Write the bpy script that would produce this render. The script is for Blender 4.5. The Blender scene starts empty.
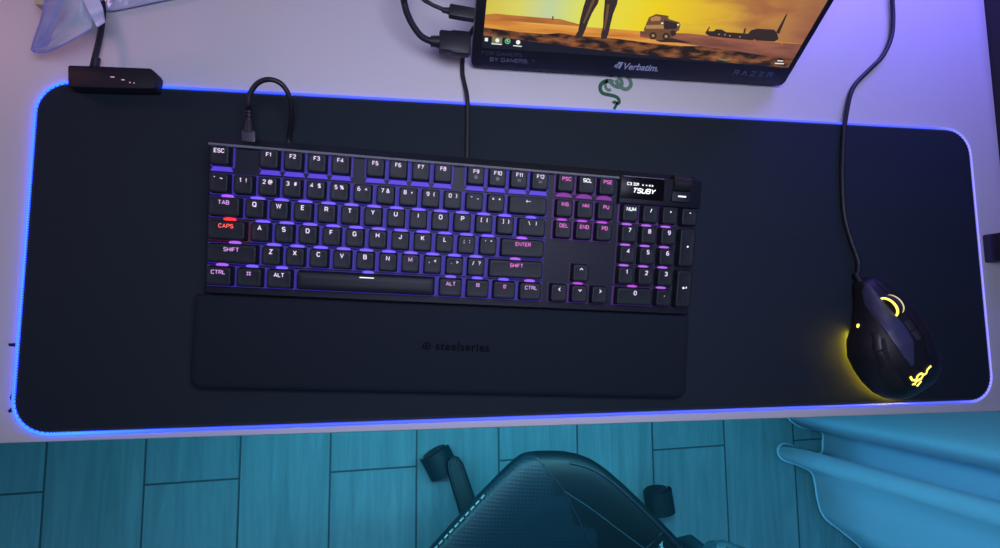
import bpy, bmesh, math, random
from mathutils import Vector, Matrix, Euler
from mathutils.geometry import intersect_point_tri_2d
random.seed(7)
S = bpy.context.scene
COL = S.collection
PI = math.pi

# ------------------------------------------------------------------ camera
F = 525.7
CR = Matrix(((0.98894574, -0.0055031, -0.14817573),
             (-0.00837429, 0.99564317, -0.09286841),
             (0.14804121, 0.09308269, 0.98459099)))
CC = Vector((-0.1377, -0.0611, 0.4839))
cam = bpy.data.cameras.new('camera')
cam.sensor_width = 36; cam.lens = F * 36 / 1000; cam.clip_start = .01; cam.clip_end = 50
camo = bpy.data.objects.new('camera', cam); COL.objects.link(camo)
camo.matrix_world = Matrix.Translation(CC) @ CR.to_4x4()
S.camera = camo


def at(x, y, z=0.0):
    d = CR @ Vector(((x - 500) / F, -(y - 274) / F, -1))
    return CC + d * ((z - CC.z) / d.z)


# ------------------------------------------------------------------ materials
def srgb(r, g, b):
    f = lambda c: (c / 255 / 12.92) if c / 255 <= .04045 else ((c / 255 + .055) / 1.055) ** 2.4
    return (f(r), f(g), f(b), 1)


MATS = {}


def mat(name, col, rough=.5, metal=0, emit=None, es=0, noise=0, nscale=50, bump=0, bscale=400, spec=.5, alpha=1, trans=0, sheen=0):
    if name in MATS: return MATS[name]
    m = bpy.data.materials.new(name); m.use_nodes = True
    nt = m.node_tree; b = nt.nodes['Principled BSDF']
    b.inputs['Base Color'].default_value = col
    b.inputs['Roughness'].default_value = rough
    b.inputs['Metallic'].default_value = metal
    b.inputs['Specular IOR Level'].default_value = spec
    b.inputs['Alpha'].default_value = alpha
    b.inputs['Transmission Weight'].default_value = trans
    b.inputs['Sheen Weight'].default_value = sheen
    if emit:
        b.inputs['Emission Color'].default_value = emit
        b.inputs['Emission Strength'].default_value = es
    tc = nt.nodes.new('ShaderNodeTexCoord')
    if noise:
        n = nt.nodes.new('ShaderNodeTexNoise'); n.inputs['Scale'].default_value = nscale; n.inputs['Detail'].default_value = 4
        r = nt.nodes.new('ShaderNodeMapRange'); r.inputs['To Min'].default_value = 1 - noise; r.inputs['To Max'].default_value = 1 + noise
        x = nt.nodes.new('ShaderNodeVectorMath'); x.operation = 'SCALE'
        x.inputs[0].default_value = col[:3]
        nt.links.new(tc.outputs['Object'], n.inputs['Vector']); nt.links.new(n.outputs['Fac'], r.inputs['Value'])
        nt.links.new(r.outputs['Result'], x.inputs['Scale']); nt.links.new(x.outputs['Vector'], b.inputs['Base Color'])
    if bump:
        n = nt.nodes.new('ShaderNodeTexNoise'); n.inputs['Scale'].default_value = bscale
        k = nt.nodes.new('ShaderNodeBump'); k.inputs['Strength'].default_value = bump; k.inputs['Distance'].default_value = .0005
        nt.links.new(tc.outputs['Object'], n.inputs['Vector']); nt.links.new(n.outputs['Fac'], k.inputs['Height'])
        nt.links.new(k.outputs['Normal'], b.inputs['Normal'])
    MATS[name] = m
    return m


def glow(name, rgb, s):
    return mat(name, (0.01, 0.01, 0.01, 1), .6, emit=srgb(*rgb), es=s)


# ------------------------------------------------------------------ object helpers
def link(name, me, m=None, parent=None, smooth=True, angle=35):
    o = bpy.data.objects.new(name, me); COL.objects.link(o)
    if m is not None:
        for x in (m if isinstance(m, (list, tuple)) else [m]): me.materials.append(x)
    if smooth:
        me.shade_smooth()
        try: me.set_sharp_from_angle(angle=math.radians(angle))
        except Exception: pass
    if parent is not None: o.parent = parent
    return o


def obj(name, bm, m=None, parent=None, smooth=True, angle=35, recalc=True):
    if recalc: bmesh.ops.recalc_face_normals(bm, faces=bm.faces[:])
    me = bpy.data.meshes.new(name); bm.to_mesh(me); bm.free()
    return link(name, me, m, parent, smooth, angle)


def tag(o, label=None, cat=None, group=None, kind=None):
    if label: o['label'] = label
    if cat: o['category'] = cat
    if group: o['group'] = group
    if kind: o['kind'] = kind
    return o


def empty(name, loc, rot=(0, 0, 0)):
    o = bpy.data.objects.new(name, None); COL.objects.link(o); o.location = loc; o.rotation_euler = rot
    o.empty_display_size = .02
    return o


def box(bm, x0, x1, y0, y1, z0, z1, bev=0, seg=2, mi=0):
    t = bmesh.new()
    bmesh.ops.create_cube(t, size=1)
    for v in t.verts:
        v.co = Vector((x0 + (v.co.x + .5) * (x1 - x0), y0 + (v.co.y + .5) * (y1 - y0), z0 + (v.co.z + .5) * (z1 - z0)))
    if bev: bmesh.ops.bevel(t, geom=t.edges[:], offset=bev, segments=seg, affect='EDGES', profile=.5)
    merge(bm, t, mi)
    return bm


def merge(bm, t, mi=0, mx=None):
    if mx is not None: t.transform(mx)
    vm = {v: bm.verts.new(v.co) for v in t.verts}
    for f in t.faces:
        try:
            g = bm.faces.new([vm[v] for v in f.verts]); g.material_index = mi if mi else f.material_index
        except ValueError: pass
    t.free()


def rrect(w, h, r, n=5, cx=0, cy=0):
    pts = []
    for k, (sx, sy) in enumerate(((1, 1), (-1, 1), (-1, -1), (1, -1))):
        for i in range(n + 1):
            a = PI / 2 * (k + i / n)
            pts.append((cx + sx * (w / 2 - r) + r * math.cos(a), cy + sy * (h / 2 - r) + r * math.sin(a)))
    return pts


def rings(bm, loops, cap0=True, cap1=True, closed=True, mi=0):
    vs = [[bm.verts.new(p) for p in l] for l in loops]
    n = len(vs[0])
    for a, b in zip(vs, vs[1:]):
        for i in range(n if closed else n - 1):
            f = bm.faces.new((a[i], a[(i + 1) % n], b[(i + 1) % n], b[i])); f.material_index = mi
    if cap0: f = bm.faces.new(vs[0][::-1]); f.material_index = mi
    if cap1: f = bm.faces.new(vs[-1]); f.material_index = mi
    return vs


def slab(bm, pts, z0, z1, bev=.001, mi=0):
    """prism of an xy outline with softened rims"""
    c = Vector((sum(p[0] for p in pts) / len(pts), sum(p[1] for p in pts) / len(pts)))
    n = len(pts)
    def inset(d):
        out = []
        for i in range(n):
            p = Vector(pts[i][:2]); a = Vector(pts[i - 1][:2]); b = Vector(pts[(i + 1) % n][:2])
            t = (b - a).normalized(); nn = Vector((-t.y, t.x))
            if nn.dot(c - p) < 0: nn = -nn
            out.append(p + nn * d)
        return out
    L = []
    for d, z in ((bev, z0), (0, z0 + bev), (0, z1 - bev), (bev * .3, z1 - bev * .3), (bev, z1)):
        q = inset(d); L.append([(p.x, p.y, z) for p in q])
    rings(bm, L, mi=mi)
    return bm


def spline(pts, n=8):
    P = [Vector(p) for p in pts]; out = []
    for i in range(len(P) - 1):
        a = P[max(i - 1, 0)]; b = P[i]; c = P[i + 1]; d = P[min(i + 2, len(P) - 1)]
        for k in range(n):
            t = k / n
            out.append(.5 * ((2 * b) + (c - a) * t + (2 * a - 5 * b + 4 * c - d) * t * t + (3 * b - a - 3 * c + d) * t ** 3))
    out.append(P[-1]); return out


def tube(bm, pts, r, n=12, closed=False, mi=0, cap=True):
    P = [Vector(p) for p in pts]; m = len(P)
    rr = r if isinstance(r, (list, tuple)) else [r] * m
    L = []; up = Vector((0, 0, 1)); prev = None
    for i in range(m):
        if closed: t = (P[(i + 1) % m] - P[i - 1]).normalized()
        else: t = (P[min(i + 1, m - 1)] - P[max(i - 1, 0)]).normalized()
        if prev is None:
            s = t.cross(up if abs(t.z) < .9 else Vector((1, 0, 0))).normalized()
        else:
            s = (prev - t * prev.dot(t)).normalized()
        prev = s; q = t.cross(s)
        L.append([P[i] + (s * math.cos(2 * PI * k / n) + q * math.sin(2 * PI * k / n)) * rr[i] for k in range(n)])
    if closed: L.append(L[0]); rings(bm, L, False, False, mi=mi); bmesh.ops.remove_doubles(bm, verts=bm.verts[:], dist=1e-7)
    else: rings(bm, L, cap, cap, mi=mi)
    return bm


def cyl(bm, c, axis, r, h, n=24, bev=0, mi=0):
    """cylinder centred at c along axis"""
    a = Vector(axis).normalized(); q = a.to_track_quat('Z', 'Y').to_matrix()
    pr = [(r - bev, -h / 2), (r, -h / 2 + bev), (r, h / 2 - bev), (r - bev, h / 2)] if bev else [(r, -h / 2), (r, h / 2)]
    rings(bm, [[Vector(c) + q @ Vector((rad * math.cos(2 * PI * k / n), rad * math.sin(2 * PI * k / n), z)) for k in range(n)] for rad, z in pr], mi=mi)
    return bm


def ribbon(bm, pts, w, z=0, t=.0002, mi=0, taper=False):
    """flat stroke in xy with a little thickness"""
    P = [Vector(p[:2]) for p in pts]; n = len(P)
    l, r = [], []
    for i in range(n):
        a = P[max(i - 1, 0)]; b = P[min(i + 1, n - 1)]
        d = (b - a).normalized(); nn = Vector((-d.y, d.x))
        ww = w if not isinstance(w, (list, tuple)) else w[0] + (w[1] - w[0]) * i / (n - 1)
        if taper: ww *= max(.15, math.sin(PI * (i + .5) / n) ** .5)
        k = 1
        if 0 < i < n - 1:
            u1 = (P[i] - a).normalized(); u2 = (b - P[i]).normalized(); cs = max(.5, math.sqrt(max(0, (1 + u1.dot(u2)) / 2))); k = 1 / cs
            d = (u1 + u2).normalized() if (u1 + u2).length > 1e-6 else u1; nn = Vector((-d.y, d.x))
        l.append(P[i] + nn * ww / 2 * k); r.append(P[i] - nn * ww / 2 * k)
    L = [[(a.x, a.y, z), (b.x, b.y, z), (b.x, b.y, z + t), (a.x, a.y, z + t)] for a, b in zip(l, r)]
    rings(bm, L, mi=mi)
    return bm


def poly(bm, pts, z=0, t=.0002, mi=0):
    vs = [bm.verts.new((p[0], p[1], z)) for p in pts]; f = bm.faces.new(vs); f.material_index = mi
    if t:
        r = bmesh.ops.extrude_face_region(bm, geom=[f])
        for v in r['geom']:
            if isinstance(v, bmesh.types.BMVert): v.co.z += t
        for e in r['geom']:
            if isinstance(e, bmesh.types.BMFace): e.material_index = mi
    return bm


def tail(p):
    """a cable's way on over the back edge of the desk"""
    return [Vector((p.x, .43, .0055)), Vector((p.x, .468, .0050)), Vector((p.x, .484, -.012)), Vector((p.x, .486, -.30)), Vector((p.x, .50, -.60))]


def text_mesh(s, size, off=0, ext=.00008, shear=0, space=1.0, align='CENTER'):
    c = bpy.data.curves.new('lettering', 'FONT'); c.body = s; c.size = size; c.offset = off; c.extrude = ext
    c.shear = shear; c.space_character = space; c.align_x = align; c.align_y = 'CENTER'; c.resolution_u = 3
    o = bpy.data.objects.new('lettering', c); COL.objects.link(o)
    me = bpy.data.meshes.new_from_object(o)
    bpy.data.objects.remove(o); bpy.data.curves.remove(c)
    me.materials.clear()
    return me


def text(name, s, size, loc, m, parent=None, rot=(0, 0, 0), **k):
    o = link(name, text_mesh(s, size, **k), m, parent, smooth=False)
    o.location = loc; o.rotation_euler = rot
    return o


def join_text(bm, s, size, loc, mi=0, sx=1, **k):
    me = text_mesh(s, size, **k); t = bmesh.new(); t.from_mesh(me); bpy.data.meshes.remove(me)
    merge(bm, t, mi, Matrix.Translation(loc) @ Matrix.Diagonal((sx, 1, 1, 1)))


# stroke alphabet for the key lettering: box 0..1 high, widths given
_c = [(.72, .80), (.55, 1), (.15, 1), (0, .8), (0, .2), (.15, 0), (.55, 0), (.72, .2)]
_o = [(.15, 0), (0, .2), (0, .8), (.15, 1), (.6, 1), (.75, .8), (.75, .2), (.6, 0), (.15, 0)]
_s = [(.66, .85), (.5, 1), (.15, 1), (0, .85), (0, .62), (.15, .52), (.55, .48), (.68, .35), (.68, .15), (.55, 0), (.15, 0), (0, .15)]
GL = {'A': (.8, [[(0, 0), (.4, 1), (.8, 0)], [(.15, .3), (.65, .3)]]), 'B': (.7, [[(0, 0), (0, 1), (.5, 1), (.65, .87), (.65, .65), (.5, .52), (0, .52)], [(.5, .52), (.7, .38), (.7, .14), (.55, 0), (0, 0)]]),
      'C': (.72, [_c]), 'D': (.72, [[(0, 0), (0, 1), (.5, 1), (.72, .75), (.72, .25), (.5, 0), (0, 0)]]), 'E': (.62, [[(.62, 0), (0, 0), (0, 1), (.62, 1)], [(0, .5), (.55, .5)]]),
      'F': (.6, [[(0, 0), (0, 1), (.6, 1)], [(0, .5), (.5, .5)]]), 'G': (.74, [[(.72, .82), (.55, 1), (.15, 1), (0, .8), (0, .2), (.15, 0), (.6, 0), (.74, .15), (.74, .45), (.42, .45)]]),
      'H': (.7, [[(0, 0), (0, 1)], [(.7, 0), (.7, 1)], [(0, .5), (.7, .5)]]), 'I': (.05, [[(0, 0), (0, 1)]]), 'J': (.55, [[(.55, 1), (.55, .2), (.42, 0), (.13, 0), (0, .2), (0, .3)]]),
      'K': (.72, [[(0, 0), (0, 1)], [(.68, 1), (0, .38)], [(.22, .58), (.72, 0)]]), 'L': (.58, [[(0, 1), (0, 0), (.58, 0)]]), 'M': (.86, [[(0, 0), (0, 1), (.43, .2), (.86, 1), (.86, 0)]]),
      'N': (.72, [[(0, 0), (0, 1), (.72, 0), (.72, 1)]]), 'O': (.75, [_o]), 'P': (.68, [[(0, 0), (0, 1), (.5, 1), (.68, .85), (.68, .6), (.5, .45), (0, .45)]]), 'Q': (.75, [_o, [(.45, .25), (.8, -.1)]]),
      'R': (.7, [[(0, 0), (0, 1), (.5, 1), (.68, .85), (.68, .62), (.5, .48), (0, .48)], [(.4, .48), (.7, 0)]]), 'S': (.68, [_s]), 'T': (.72, [[(0, 1), (.72, 1)], [(.36, 1), (.36, 0)]]),
      'U': (.72, [[(0, 1), (0, .2), (.15, 0), (.57, 0), (.72, .2), (.72, 1)]]), 'V': (.76, [[(0, 1), (.38, 0), (.76, 1)]]), 'W': (1.06, [[(0, 1), (.25, 0), (.53, .9), (.81, 0), (1.06, 1)]]),
      'X': (.74, [[(0, 0), (.74, 1)], [(0, 1), (.74, 0)]]), 'Y': (.74, [[(0, 1), (.37, .48), (.74, 1)], [(.37, .48), (.37, 0)]]), 'Z': (.68, [[(0, 1), (.68, 1), (0, 0), (.68, 0)]]),
      '0': (.66, [[(.13, 0), (0, .2), (0, .8), (.13, 1), (.53, 1), (.66, .8), (.66, .2), (.53, 0), (.13, 0)]]), '1': (.3, [[(0, .75), (.26, 1), (.26, 0)]]),
      '2': (.62, [[(0, .78), (.12, 1), (.5, 1), (.62, .82), (.6, .6), (0, 0), (.64, 0)]]), '3': (.62, [[(0, .85), (.14, 1), (.48, 1), (.6, .85), (.6, .65), (.46, .53), (.25, .53)], [(.46, .53), (.64, .38), (.64, .15), (.5, 0), (.14, 0), (0, .15)]]),
      '4': (.68, [[(.5, 0), (.5, 1), (0, .28), (.7, .28)]]), '5': (.62, [[(.58, 1), (.08, 1), (.04, .52), (.45, .58), (.63, .42), (.63, .15), (.48, 0), (.14, 0), (0, .14)]]),
      '6': (.64, [[(.56, 1), (.2, 1), (0, .7), (0, .2), (.14, 0), (.5, 0), (.64, .18), (.64, .4), (.5, .55), (.14, .55), (0, .4)]]), '7': (.62, [[(0, 1), (.62, 1), (.2, 0)]]),
      '8': (.64, [[(.15, .52), (.03, .65), (.03, .87), (.15, 1), (.49, 1), (.61, .87), (.61, .65), (.49, .52), (.15, .52), (0, .36), (0, .15), (.14, 0), (.5, 0), (.64, .15), (.64, .36), (.49, .52)]]),
      '9': (.64, [[(.08, 0), (.44, 0), (.64, .3), (.64, .8), (.5, 1), (.14, 1), (0, .82), (0, .6), (.14, .45), (.5, .45), (.64, .6)]]),
      '!': (.06, [[(.03, 1), (.03, .35)], [(.03, .12), (.03, -.04)]]), '@': (.9, [[(.62, .32), (.62, .68), (.3, .68), (.3, .32), (.62, .32), (.9, .35), (.9, .8), (.7, 1), (.2, 1), (0, .8), (0, .2), (.2, 0), (.75, 0)]]),
      '#': (.7, [[(.18, 0), (.28, 1)], [(.45, 0), (.55, 1)], [(.02, .68), (.7, .68)], [(0, .32), (.68, .32)]]), '$': (.68, [_s, [(.34, -.12), (.34, 1.12)]]),
      '%': (.9, [[(.15, 0), (.75, 1)], [(.05, .6), (.05, .95), (.3, .95), (.3, .6), (.05, .6)], [(.6, .05), (.6, .4), (.85, .4), (.85, .05), (.6, .05)]]), '^': (.6, [[(0, .25), (.3, .65), (.6, .25)]]),
      '&': (.8, [[(.8, 0), (.15, .75), (.15, .9), (.28, 1), (.42, 1), (.52, .88), (.5, .72), (.05, .38), (0, .18), (.14, 0), (.42, 0), (.75, .42)]]), '*': (.4, [[(0, .5), (.4, .5)], [(.08, .3), (.32, .7)], [(.08, .7), (.32, .3)]]),
      '(': (.22, [[(.22, 1.05), (0, .75), (0, .25), (.22, -.05)]]), ')': (.22, [[(0, 1.05), (.22, .75), (.22, .25), (0, -.05)]]), '-': (.42, [[(0, .62), (.42, .62)]]), '_': (.55, [[(0, .15), (.55, .15)]]),
      '=': (.5, [[(0, .35), (.5, .35)], [(0, .65), (.5, .65)]]), '+': (.6, [[(0, .5), (.6, .5)], [(.3, .2), (.3, .8)]]), '[': (.25, [[(.25, 1.05), (0, 1.05), (0, -.05), (.25, -.05)]]), ']': (.25, [[(0, 1.05), (.25, 1.05), (.25, -.05), (0, -.05)]]),
      '{': (.3, [[(.3, 1.05), (.14, .95), (.14, .6), (0, .5), (.14, .4), (.14, .05), (.3, -.05)]]), '}': (.3, [[(0, 1.05), (.16, .95), (.16, .6), (.3, .5), (.16, .4), (.16, .05), (0, -.05)]]),
      '\\': (.4, [[(0, 1.05), (.4, -.05)]]), '|': (.06, [[(.03, 1.05), (.03, -.05)]]), '/': (.4, [[(.4, 1.05), (0, -.05)]]), ';': (.1, [[(.06, .7), (.06, .52)], [(.08, .14), (0, -.16)]]), ':': (.1, [[(.05, .76), (.05, .58)], [(.05, .18), (.05, 0)]]),
      "'": (.06, [[(.03, 1), (.03, .72)]]), '"': (.26, [[(.03, 1), (.03, .72)], [(.23, 1), (.23, .72)]]), ',': (.1, [[(.08, .14), (0, -.16)]]), '.': (.12, [[(.06, .16), (.06, -.03)]]), '<': (.5, [[(.5, .82), (0, .5), (.5, .18)]]),
      '>': (.5, [[(0, .82), (.5, .5), (0, .18)]]), '?': (.55, [[(0, .82), (.12, 1), (.43, 1), (.55, .85), (.55, .68), (.28, .48), (.28, .32)], [(.28, .12), (.28, -.04)]]), '`': (.2, [[(0, 1), (.2, .78)]]), '~': (.6, [[(0, .5), (.14, .64), (.3, .55), (.46, .46), (.6, .6)]]), ' ': (.22, [])}
def strokes(bm, s, h, w, cx=0, cy=0, z=0, gap=.28, shear=0, sx=1, mi=0):
    tot = sum(GL[c][0] for c in s) * sx + gap * (len(s) - 1); x = -tot / 2
    for c in s:
        for p in GL[c][1]:
            ribbon(bm, [(cx + (x + a * sx + shear * (b - .5)) * h, cy + (b - .5) * h) for a, b in p], w, z, .0001, mi=mi)
        x += GL[c][0] * sx + gap


# ------------------------------------------------------------------ material set
def floor_mat():
    m = bpy.data.materials.new('floor_tiles'); m.use_nodes = True; nt = m.node_tree; N = nt.nodes; Lk = nt.links
    b = N['Principled BSDF']; b.inputs['Roughness'].default_value = .45
    tc = N.new('ShaderNodeTexCoord'); sp = N.new('ShaderNodeSeparateXYZ'); Lk.new(tc.outputs['Object'], sp.inputs[0])
    def mth(op, a, c=None, d=None):
        n = N.new('ShaderNodeMath'); n.operation = op
        for i, v in enumerate((a, c, d)):
            if v is None: continue
            if isinstance(v, (int, float)): n.inputs[i].default_value = v
            else: Lk.new(v, n.inputs[i])
        return n.outputs[0]
    W = .1876; Ln = 1.2
    u = mth('DIVIDE', mth('SUBTRACT', sp.outputs[0], .0417), W)
    colid = mth('FLOOR', u); fu = mth('SUBTRACT', u, colid)
    par = mth('MODULO', mth('ADD', colid, 100), 2)
    v = mth('DIVIDE', mth('ADD', mth('ADD', mth('SUBTRACT', sp.outputs[1], -.378), mth('MULTIPLY', par, .6)), mth('MULTIPLY', sp.outputs[0], -.02)), Ln)
    rowid = mth('FLOOR', v); fv = mth('SUBTRACT', v, rowid)
    du = mth('MULTIPLY', mth('MINIMUM', fu, mth('SUBTRACT', 1, fu)), W)
    dv = mth('MULTIPLY', mth('MINIMUM', fv, mth('SUBTRACT', 1, fv)), Ln)
    d = mth('MINIMUM', du, dv)
    g = mth('LESS_THAN', d, .0021)
    cb = N.new('ShaderNodeCombineXYZ'); Lk.new(colid, cb.inputs[0]); Lk.new(rowid, cb.inputs[1])
    wn = N.new('ShaderNodeTexWhiteNoise'); Lk.new(cb.outputs[0], wn.inputs['Vector'])
    mp = N.new('ShaderNodeVectorMath'); mp.operation = 'MULTIPLY'; mp.inputs[1].default_value = (26, 1.7, 1); Lk.new(tc.outputs['Object'], mp.inputs[0])
    ad = N.new('ShaderNodeVectorMath'); ad.operation = 'MULTIPLY_ADD'; ad.inputs[1].default_value = (9, 9, 9); Lk.new(wn.outputs['Color'], ad.inputs[0]); Lk.new(mp.outputs[0], ad.inputs[2])
    nz = N.new('ShaderNodeTexNoise'); nz.inputs['Scale'].default_value = 1.1; nz.inputs['Detail'].default_value = 9; nz.inputs['Roughness'].default_value = .68; nz.inputs['Distortion'].default_value = 1.6
    Lk.new(ad.outputs[0], nz.inputs['Vector'])
    cr = N.new('ShaderNodeValToRGB'); Lk.new(nz.outputs['Fac'], cr.inputs[0])
    cr.color_ramp.elements[0].position = .3; cr.color_ramp.elements[0].color = (.085, .23, .27, 1)  # plank colours carry the teal cast of the light
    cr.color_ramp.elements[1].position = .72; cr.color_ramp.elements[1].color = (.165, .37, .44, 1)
    br = mth('MULTIPLY_ADD', wn.outputs['Value'], .16, .92)
    sc = N.new('ShaderNodeVectorMath'); sc.operation = 'SCALE'; Lk.new(cr.outputs[0], sc.inputs[0]); Lk.new(br, sc.inputs['Scale'])
    mx = N.new('ShaderNodeMix'); mx.data_type = 'RGBA'; Lk.new(g, mx.inputs[0]); Lk.new(sc.outputs[0], mx.inputs[6]); mx.inputs[7].default_value = (.03, .08, .10, 1)
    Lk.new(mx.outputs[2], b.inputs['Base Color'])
    bp = N.new('ShaderNodeBump'); bp.inputs['Strength'].default_value = .4; bp.inputs['Distance'].default_value = .002
    Lk.new(mth('SUBTRACT', 1, g), bp.inputs['Height']); Lk.new(bp.outputs[0], b.inputs['Normal'])
    return m


def mat_cloth():
    m = mat('mat_cloth', (.014, .0235, .033, 1), .85, noise=.10, nscale=900, bump=.25, bscale=2500, spec=.22)
    return m


def rim_mat():
    """lit edge of the desk mat: the LED colour drifts along it"""
    m = bpy.data.materials.new('led_rim'); m.use_nodes = True; nt = m.node_tree; N = nt.nodes; Lk = nt.links
    b = N['Principled BSDF']; b.inputs['Base Color'].default_value = (.2, .25, .35, 1); b.inputs['Roughness'].default_value = .4
    tc = N.new('ShaderNodeTexCoord'); sp = N.new('ShaderNodeSeparateXYZ'); Lk.new(tc.outputs['Object'], sp.inputs[0])
    mr = N.new('ShaderNodeMapRange'); mr.inputs['From Min'].default_value = -.46; mr.inputs['From Max'].default_value = .46
    Lk.new(sp.outputs[0], mr.inputs['Value'])
    cr = N.new('ShaderNodeValToRGB'); Lk.new(mr.outputs[0], cr.inputs[0]); e = cr.color_ramp.elements
    e[0].position = 0; e[0].color = (.003, .03, 1, 1); e[1].position = 1; e[1].color = (.16, .15, .75, 1)
    for p, c in ((.05, (.004, .06, 1, 1)), (.14, (.004, .035, 1, 1)), (.25, (.004, .028, .95, 1)), (.5, (.010, .030, .85, 1)), (.95, (.03, .05, .7, 1))):
        q = e.new(p); q.color = c
    st = N.new('ShaderNodeMapRange'); st.inputs['From Min'].default_value = -.46; st.inputs['From Max'].default_value = -.32
    st.inputs['To Min'].default_value = 8.0; st.inputs['To Max'].default_value = 2.0; Lk.new(sp.outputs[0], st.inputs['Value'])
    Lk.new(cr.outputs[0], b.inputs['Emission Color']); Lk.new(st.outputs[0], b.inputs['Emission Strength'])
    return m


M_desk = mat('white_laminate', (.66, .65, .68, 1), .42, noise=.02, nscale=6)
M_black = mat('black_plastic', (.012, .013, .017, 1), .42, noise=.05, nscale=300)
M_black2 = mat('matte_black_plastic', (.018, .02, .026, 1), .62, bump=.15, bscale=3000)
M_cap = mat('keycap_plastic', (.009, .0135, .021, 1), .55, bump=.1, bscale=3000, spec=.35)
M_case = mat('anodised_black_aluminium', (.006, .009, .017, 1), .5, spec=.3)
M_rest = mat('soft_touch_rubber', (.010, .016, .025, 1), .8, bump=.15, bscale=3000, spec=.15)
M_rubber = mat('cable_rubber', (.012, .014, .022, 1), .5)
M_metal = mat('steel', (.35, .36, .4, 1), .35, metal=1)
M_cloth = mat_cloth()

# ------------------------------------------------------------------ SETTING
bm = bmesh.new(); box(bm, -2.6, 1.16, -2.8, .62, -.80, -.75)
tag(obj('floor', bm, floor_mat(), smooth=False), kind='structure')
M_wall = mat('wall_paint', (.42, .42, .47, 1), .85, noise=.03, nscale=20)
bm = bmesh.new(); box(bm, -2.6, 1.16, .62, .70, -.80, 1.9)
tag(obj('wall_back', bm, M_wall, smooth=False), kind='structure')
bm = bmesh.new()
box(bm, 1.16, 1.24, -2.8, -1.5, -.80, 1.9); box(bm, 1.16, 1.24, -.2, .70, -.80, 1.9)
box(bm, 1.16, 1.24, -1.5, -.2, -.80, 0); box(bm, 1.16, 1.24, -1.5, -.2, 1.4, 1.9)
tag(obj('wall_right', bm, M_wall, smooth=False), kind='structure')
bm = bmesh.new()
for a in ((-1.5, -1.45, 0, 1.4), (-.25, -.2, 0, 1.4), (-.875, -.825, 0, 1.4)): box(bm, 1.17, 1.22, a[0], a[1], a[2], a[3])
box(bm, 1.17, 1.22, -1.5, -.2, 0, .05); box(bm, 1.17, 1.22, -1.5, -.2, 1.35, 1.4)
wn = tag(obj('window_1', bm, mat('window_frame_white', (.7, .7, .7, 1), .4), smooth=False), kind='structure')
bm = bmesh.new(); box(bm, 1.193, 1.197, -1.46, -.24, .04, 1.36)
obj('pane', bm, mat('night_glass', (.01, .015, .03, 1), .05), wn, smooth=False)

# ------------------------------------------------------------------ DESK
desk = tag(empty('desk', (0, 0, -.75)), 'white desk with the long black light-rimmed mat on it', 'desk')
def dlocal(o): o.location = (0, 0, .75); return o
DX0, DX1, DY0, DY1 = -1.0, .502, -.1562, .47
bm = bmesh.new()
slab(bm, [(x, y if y > 0 else y - .0056 * x) for x, y in rrect(DX1 - DX0, DY1 - DY0, .028, 8, (DX0 + DX1) / 2, (DY0 + DY1) / 2)], -.022, 0, .0018)
dlocal(obj('desktop', bm, M_desk, desk))
M_dark = mat('dark_print', srgb(14, 30, 60), .5)
M_leg = mat('desk_leg_black', (.03, .03, .035, 1), .5)
for x in (-.93, .42):
    for y in (.0, .42):
        bm = bmesh.new(); box(bm, x - .02, x + .02, y - .02, y + .02, -.75, -.0225, .003); dlocal(obj('leg', bm, M_leg, desk))
bm = bmesh.new(); box(bm, -.91, .40, .405, .435, -.10, -.0225, .002); dlocal(obj('frame_rail', bm, M_leg, desk))

# printed green snake emblem, partly under the monitor
def px(lst, z=.0): return [at(a, b, z) for a, b in lst]
def zz(lst): return [(590 + a / 9.133, 60 + b / 9.133) for a, b in lst]
M_green = mat('green_print', srgb(30, 100, 62), .5)
M_green2 = mat('pale_green_print', srgb(96, 136, 112), .5)
M_dk2 = 0
bm = bmesh.new()
ribbon(bm, spline(px(zz([(218, 452), (232, 425), (243, 398), (228, 384), (205, 392)])), 5), .0028, .00005, mi=0)
ribbon(bm, spline(px(zz([(236, 405), (262, 392), (262, 362), (240, 338), (200, 325), (150, 315), (110, 300), (92, 262), (100, 225), (130, 200), (165, 188)])), 5), (.0034, .0040), .00005, mi=0)
ribbon(bm, spline(px(zz([(190, 270), (165, 275), (145, 255), (140, 225), (155, 195), (185, 185), (215, 200)])), 5), .0030, .00005, mi=1)
ribbon(bm, spline(px(zz([(180, 200), (215, 232), (260, 250), (290, 225), (280, 180), (250, 160)])), 5), .0036, .00030, mi=1)
ribbon(bm, spline(px(zz([(235, 185), (265, 235), (310, 268), (350, 260), (372, 225), (360, 180), (335, 150)])), 5), .0038, .00055, mi=1)
ribbon(bm, spline(px(zz([(200, 150), (190, 120), (220, 90)])), 4), .004, .00005, mi=0)
dlocal(obj('printed_emblem', bm, [M_green, M_green2], desk, smooth=False))
bm = bmesh.new()
poly(bm, px([(12.5, 392), (9.8, 397.5), (11, 400.5), (16, 404), (16, 390)]), .00005)
poly(bm, px([(13.5, 405), (8, 411), (9.5, 413), (17, 410), (17, 402)]), .00005)
dlocal(obj('printed_emblem', bm, M_dark, desk, smooth=False)); bm = bmesh.new()
poly(bm, px([(8.5, 343.5), (9, 346), (17, 347), (17, 343)]), .00005)
dlocal(obj('printed_emblem', bm, M_dark, desk, smooth=False))

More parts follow.
